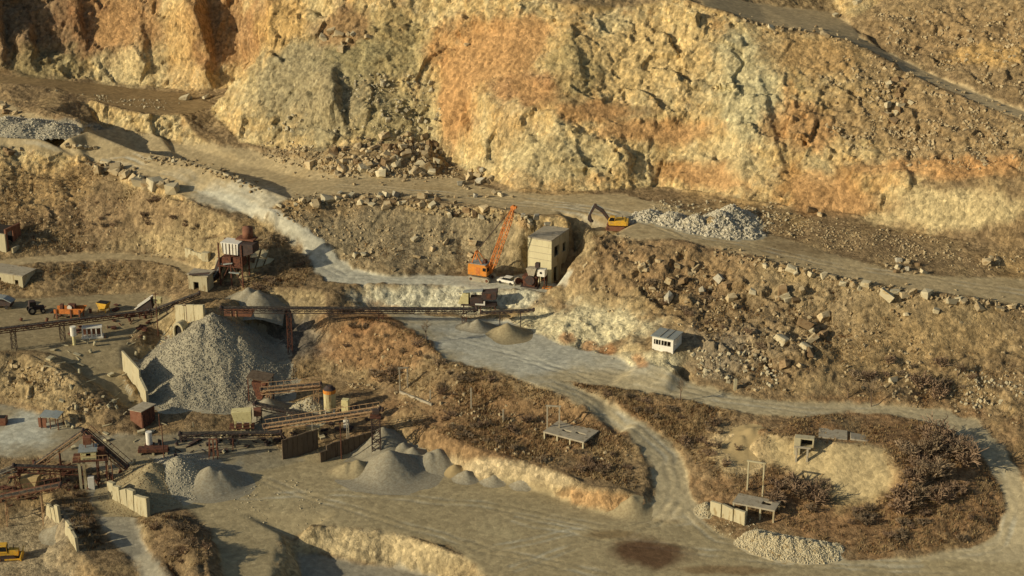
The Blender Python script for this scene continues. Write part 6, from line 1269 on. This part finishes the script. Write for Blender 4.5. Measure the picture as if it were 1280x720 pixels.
for cl_, ln_, n_ in (('right', [(890, 314), (950, 325), (1000, 338), (1060, 352), (1120, 365), (1180, 371), (1240, 379), (1280, 384)], 190), ('mid', [(350, 263), (372, 251), (420, 247), (470, 250), (520, 256), (570, 263), (640, 270)], 170), ('left', [(105, 204), (135, 208), (160, 216), (185, 227), (220, 241)], 60),
                     ('blue', [(180, 194), (222, 201), (256, 210), (290, 222), (325, 237)], 70), ('heap', [(330, 186), (370, 196), (420, 210), (470, 216), (530, 212), (560, 212)], 160), ('top', [(900, 15), (960, 31), (1050, 47), (1130, 90), (1280, 151)], 90)):
    row(cl_, ln_, n_, 1.3, 2.2, 3.4 if cl_ != 'heap' else 7, [T_, P_])
made = []
for (cl, px, py, r, mt) in BL:
    p = hit(px, py+r*.35); ppm = F/math.hypot(p.y, CAM_Z-p.z); made.append([cl, p, r/ppm, mt, r, px])
made.sort(key=lambda m: -m[4])
keep, small = made[:296], made[296:]
COLW = {'stonetan': 'tan', 'stonepale': 'pale', 'stonegrey': 'grey', 'stonebrown': 'brown'}
for cl, phrase in CL.items():
    ms = sorted([m for m in keep if m[0] == cl], key=lambda m: m[5])
    for i, (c_, p, rad, mt, r, px) in enumerate(ms):
        o = bpy.data.objects.new('boulder', hull(rb.randrange(len(HULLS)), mt)); col.objects.link(o)
        o.location = p+Vector((0, 0, rad*.24)); o.rotation_euler = (rb.uniform(-.5, .5), rb.uniform(-.5, .5), rb.uniform(0, 6.28)); o.scale = (rad*rb.uniform(.85, 1.3), rad*rb.uniform(.8, 1.1), rad*rb.uniform(.75, 1.15))
        tag(o, f'{ordinal(i+1)} boulder from the left {phrase}', 'boulder', f'boulders {phrase}')
if small: tag(stone_mesh('rubble', np.array([m[1][:] for m in small])+np.array([0, 0, .1]), np.array([m[2] for m in small]), MT['stonetan'], ROCK_L), 'smaller tan rocks lying among the boulders of the quarry', 'rubble', None, 'stuff')

# ------------------------------------------------------------------ loose stones on the slopes
def scatter(label, patches, mat, name='rubble'):
    ps, ss = [], []
    for poly, n, s0, s1 in patches:
        x, y = in_poly(poly, n); cl_ = fbm(x, y, 0*x, .16, 3); k = cl_+rng.normal(0, .14, len(x)) > .0; x, y = x[k], y[k]
        z = sampleH(x, y, PZ); s_ = s0+(s1-s0)*rng.random(len(x))**4; ps.append(np.stack([x, y, z+s_*.2], -1)); ss.append(s_)
    return tag(stone_mesh(name, np.concatenate(ps), np.concatenate(ss), mat), label, 'rubble', None, 'stuff')
scatter('tan stones strewn over the dry slopes', [
    ([(0, 200), (110, 210), (215, 245), (290, 285), (250, 310), (130, 312), (0, 316)], 1500, .08, .4), ([(345, 268), (420, 252), (640, 266), (650, 300), (640, 340), (450, 338), (415, 305)], 2600, .08, .4),
    ([(720, 300), (800, 302), (900, 318), (1000, 342), (1120, 368), (1280, 390), (1280, 540), (1220, 520), (1100, 502), (950, 494), (860, 470), (880, 420), (760, 390), (725, 350)], 3600, .08, .5),
    ([(1060, 70), (1130, 100), (1280, 160), (1280, 215), (1120, 215), (1060, 190), (1000, 120)], 3800, .12, .6), ([(1090, 20), (1280, 10), (1280, 125), (1190, 95), (1100, 55)], 1800, .12, .6),
    ([(960, 250), (1100, 285), (1280, 320), (1280, 345), (1120, 333), (1000, 300), (900, 270)], 2600, .08, .35), ([(330, 178), (430, 180), (540, 172), (580, 215), (560, 225), (440, 222), (380, 210), (310, 186)], 1500, .2, .8), ([(0, 445), (60, 455), (130, 510), (90, 525), (0, 495)], 700, .1, .6),
    ([(410, 400), (500, 412), (560, 455), (680, 490), (760, 540), (800, 580), (780, 612), (560, 552), (480, 520), (420, 470)], 1500, .08, .45)], MT['stonetan'])
scatter('pale grey stones strewn over banks and flats', [
    ([(450, 357), (600, 364), (690, 375), (800, 415), (840, 460), (700, 428), (640, 400), (480, 385)], 350, .08, .35), ([(860, 440), (940, 440), (985, 470), (960, 490), (870, 475)], 700, .1, .6), ([(330, 165), (420, 100), (540, 95), (560, 190), (380, 190)], 600, .2, .8),
    ([(800, 250), (900, 250), (1000, 280), (960, 295), (820, 275)], 700, .1, .45), ([(300, 590), (380, 600), (420, 655), (350, 665), (290, 640)], 350, .06, .22), ([(870, 640), (960, 650), (930, 680), (880, 660)], 250, .06, .22),
    ([(1100, 470), (1280, 450), (1280, 520), (1180, 505)], 500, .1, .5), ([(60, 115), (130, 120), (230, 128), (200, 140), (120, 125)], 300, .12, .4), ([(190, 430), (350, 480), (330, 520), (200, 520)], 500, .08, .3)], MT['stonepale'])

# ------------------------------------------------------------------ dry grass and weeds
LUM = C @ np.array([.3, .59, .11])
def tufts(label, patches, mat, hh=(.25, .7), per=5, name='grass'):
    xs_, ys_ = [], []
    for poly, n in patches:
        x, y = in_poly(poly, n); k = fbm(x, y, 0*x+3, .13, 3)+rng.normal(0, .14, len(x)) > -.02; xs_.append(x[k]); ys_.append(y[k])
    x, y = np.concatenate(xs_), np.concatenate(ys_); lum_ = sampleH(x, y, LUM); k = lum_+rng.normal(0, .03, len(x)) < .31; x, y = x[k], y[k]; z = sampleH(x, y, PZ); n = len(x)   # grass keeps off the bare pale earth
    x, y, z = [np.repeat(a, per) for a in (x, y, z)]; m_ = n*per; a = rng.uniform(0, 6.28, m_); h_ = rng.uniform(*hh, m_); ln_ = rng.uniform(.15, .55, m_)*h_; w_ = rng.uniform(.03, .09, m_)
    bx_, by_ = x+rng.normal(0, .12, m_), y+rng.normal(0, .12, m_); ca_, sa_ = np.cos(a), np.sin(a)
    v = np.stack([np.stack([bx_-sa_*w_, by_+ca_*w_, z-.05], -1), np.stack([bx_+sa_*w_, by_-ca_*w_, z-.05], -1), np.stack([bx_+ca_*ln_, by_+sa_*ln_, z+h_], -1)], 1).reshape(-1, 3)
    me = mesh_from(name, v, np.arange(len(v)), 3); me.materials.append(mat); o = bpy.data.objects.new(name, me); col.objects.link(o); return tag(o, label, 'grass', None, 'stuff')
ISLE = [(870, 520), (900, 515), (960, 524), (1060, 518), (1120, 522), (1170, 532), (1205, 552), (1230, 578), (1250, 612), (1256, 640), (1240, 665), (1200, 682), (1100, 694), (1060, 690), (960, 645), (890, 620), (872, 590), (850, 545)]
SLOPE_M = [(690, 492), (735, 516), (775, 545), (802, 572), (812, 600), (790, 612), (700, 588), (600, 562), (550, 550), (490, 520), (500, 500), (560, 505), (640, 495)]
HILL = [(412, 400), (460, 400), (505, 413), (535, 432), (560, 455), (650, 477), (690, 492), (640, 495), (560, 505), (480, 478), (400, 470), (350, 480), (400, 432)]
VERGE = [(705, 478), (760, 488), (860, 505), (900, 512), (870, 560), (842, 552), (800, 523), (752, 498)]
LEFT_S = [(0, 205), (60, 205), (110, 215), (200, 240), (280, 285), (250, 312), (130, 312), (0, 318)]; LEFT_B = [(0, 340), (130, 328), (200, 330), (230, 355), (180, 362), (60, 366), (0, 364)]
RIGHT_S = [(880, 330), (1000, 345), (1120, 370), (1280, 392), (1280, 540), (1220, 522), (1100, 503), (950, 495), (860, 470), (900, 430), (820, 400), (740, 380), (725, 310), (800, 305)]
tufts('short straw coloured grass over the dry slopes', [(ISLE, 5000), (SLOPE_M, 3000), (HILL, 3600), (VERGE, 1800), (RIGHT_S, 6500), (LEFT_S, 4500), (LEFT_B, 2000), ([(345, 268), (640, 268), (640, 338), (450, 338)], 1800), ([(0, 445), (60, 455), (130, 510), (90, 525), (0, 495)], 1500)], MT['grass'], (.15, .42), 5)
tufts('rust brown weeds covering the brushy slopes', [(ISLE, 3800), (SLOPE_M, 2600), (HILL, 1500), (VERGE, 1200), ([(175, 650), (215, 645), (262, 668), (272, 720), (215, 720)], 1300), ([(70, 620), (100, 600), (130, 680), (110, 690)], 700), ([(320, 300), (350, 296), (390, 340), (380, 362), (300, 372)], 900), (LEFT_S, 1500)], MT['weed'], (.25, .7), 5, 'weeds')

# ------------------------------------------------------------------ leafless shrubs, each a thing
def shrub_mesh(seed, h_, stems, mat, trunk=0):
    r = random.Random(seed); V_, F_ = [], []
    def twig(p, q, w0, w1):
        d_ = (q-p); s_ = d_.cross(Vector((r.uniform(-1, 1), r.uniform(-1, 1), r.uniform(-.3, .3)))).normalized(); k = len(V_)
        V_.extend([p-s_*w0, p+s_*w0, q+s_*w1, q-s_*w1]); F_.append((k, k+1, k+2, k+3))
    def grow(p, d_, ln_, w_, lv):
        q = p+d_*ln_; twig(p, q, w_, w_*.6)
        if lv == 0: return
        for _ in range(r.randint(3, 4)):
            nd_ = (d_+Vector((r.gauss(0, .5), r.gauss(0, .5), r.gauss(.08, .3)))).normalized(); f = r.uniform(.4, 1); grow(p+d_*ln_*f, nd_, ln_*r.uniform(.5, .8), w_*.6, lv-1)
    for _ in range(stems):
        a = r.uniform(0, 6.28); t_ = r.uniform(.1, .75); d_ = Vector((math.cos(a)*t_, math.sin(a)*t_, 1)).normalized()
        grow(Vector((math.cos(a)*.12, math.sin(a)*.12, -.1)), d_, h_*r.uniform(.3, .45), .055 if not trunk else .09, 3)
    me = bpy.data.meshes.new('bare_shrub'); me.from_pydata([v[:] for v in V_], [], F_); me.materials.append(mat); return me
SH = [shrub_mesh(k, 1.15, 10, MT['twig'] if k % 2 else MT['redtwig']) for k in range(8)]
def in_px(poly, n):
    out_ = []; xs = [p[0] for p in poly]; ys = [p[1] for p in poly]
    while len(out_) < n:
        x, y = rb.uniform(min(xs), max(xs)), rb.uniform(min(ys), max(ys)); ins = False
        for i in range(len(poly)):
            a, b = poly[i], poly[(i+1) % len(poly)]
            if (a[1] > y) != (b[1] > y) and x < (b[0]-a[0])*(y-a[1])/(b[1]-a[1]+1e-9)+a[0]: ins = not ins
        if ins: out_.append((x, y))
    return out_
for poly, n, h0, h1, lab in (
        ([(1125, 560), (1150, 545), (1215, 570), (1200, 620), (1150, 640), (1115, 640)], 26, 2.2, 5.2, 'leafless shrub in the dark thicket inside the loop road'), ([(970, 605), (1030, 608), (1040, 630), (1000, 645), (960, 630)], 14, 1.6, 3.8, 'leafless shrub crowding the foot of the ruined bunker'),
        ([(1050, 640), (1200, 630), (1240, 650), (1200, 680), (1080, 680)], 20, 1.0, 2.4, 'low leafless shrub on the near side of the loop road island'), ([(870, 525), (930, 525), (920, 590), (880, 610), (850, 550)], 14, 1.0, 2.2, 'leafless shrub beside the tan sand slope'),
        ([(560, 520), (700, 530), (790, 580), (780, 608), (640, 570), (540, 545)], 34, .8, 2.0, 'leafless shrub on the brushy slope above the yellow bank'), ([(420, 402), (500, 415), (550, 450), (620, 480), (560, 500), (440, 470)], 26, .8, 2.2, 'leafless shrub on the reddish hill beside the long conveyor'),
        ([(180, 655), (215, 650), (258, 672), (265, 715), (215, 715)], 14, .9, 2.0, 'leafless shrub on the ridge beside the lower track'), ([(328, 305), (350, 298), (388, 335), (378, 362), (300, 368), (262, 345)], 18, .9, 2.2, 'leafless shrub on the mound below the screening plant'),
        ([(100, 245), (190, 245), (250, 285), (210, 300), (110, 290)], 20, .7, 1.7, 'leafless shrub on the brown hillside above the terrace road'), ([(1030, 470), (1100, 490), (1150, 500), (1240, 500), (1210, 455), (1150, 440)], 14, 1.0, 3.4, 'leafless shrub along the verge above the lower road'),
        ([(780, 330), (900, 380), (960, 440), (900, 430), (800, 380)], 16, .7, 1.8, 'leafless shrub on the boulder slope above the white cabin'), ([(710, 482), (860, 510), (860, 540), (800, 518)], 12, .8, 1.6, 'leafless shrub in the verge between the branching roads'),
        ([(75, 615), (98, 605), (125, 670), (110, 685)], 10, .7, 1.6, 'leafless shrub beside the crumbled wall above the pit'), ([(90, 480), (140, 515), (150, 535), (90, 525)], 8, .7, 1.6, 'leafless shrub on the earth bank over the pale yard')):
    for i_, (x, y) in enumerate(sorted(in_px(poly, n))):
        p = hit(x, y); o = bpy.data.objects.new('bare_shrub', SH[rb.randrange(len(SH))]); col.objects.link(o); s_ = rb.uniform(h0, h1); o.location = p; o.rotation_euler = (0, 0, rb.uniform(0, 6.28)); o.scale = (s_*rb.uniform(.9, 1.3), s_*rb.uniform(.9, 1.3), s_*rb.uniform(.8, 1.1))
        tag(o, ordinal(i_+1)+' '+lab.replace('leafless shrub', 'leafless shrub from the left'), 'shrub', lab.replace('leafless shrub', 'shrubs').replace('dense ', '').replace('low ', ''))
def tree_thing(px, py, h_, lab, seed):
    p = hit(px, py); t_ = thing('bare_tree', lab, 'tree', p, rb.uniform(0, 6.28)); r = random.Random(seed)
    mb = MB(); a = Vector((0, 0, -.2)); b = Vector((r.uniform(-.2, .2), r.uniform(-.2, .2), h_*.45)); mb.tube(a, b, .11, .07, 7); mb.build('trunk', MT['bark'], t_)
    o = bpy.data.objects.new('crown', shrub_mesh(seed+90, h_*.75, 6, MT['twig'])); col.objects.link(o); o.parent = t_; o.location = (b.x*.8, b.y*.8, h_*.36)
tree_thing(1089, 508, 6.5, 'slender leafless tree at the edge of the lower road', 1); tree_thing(1060, 497, 4.0, 'small leafless tree on the verge above the lower road bend', 2); tree_thing(1197, 470, 3.4, 'dark bushy leafless tree on the pale slope', 3); tree_thing(533, 425, 4.6, 'tall leafless tree at the corner of the grey lower yard', 4)
tree_thing(1152, 600, 4.2, 'spreading leafless tree in the middle of the loop road island', 5); tree_thing(850, 500, 5.0, 'reddish leafless tree on the verge of the lower road', 6)
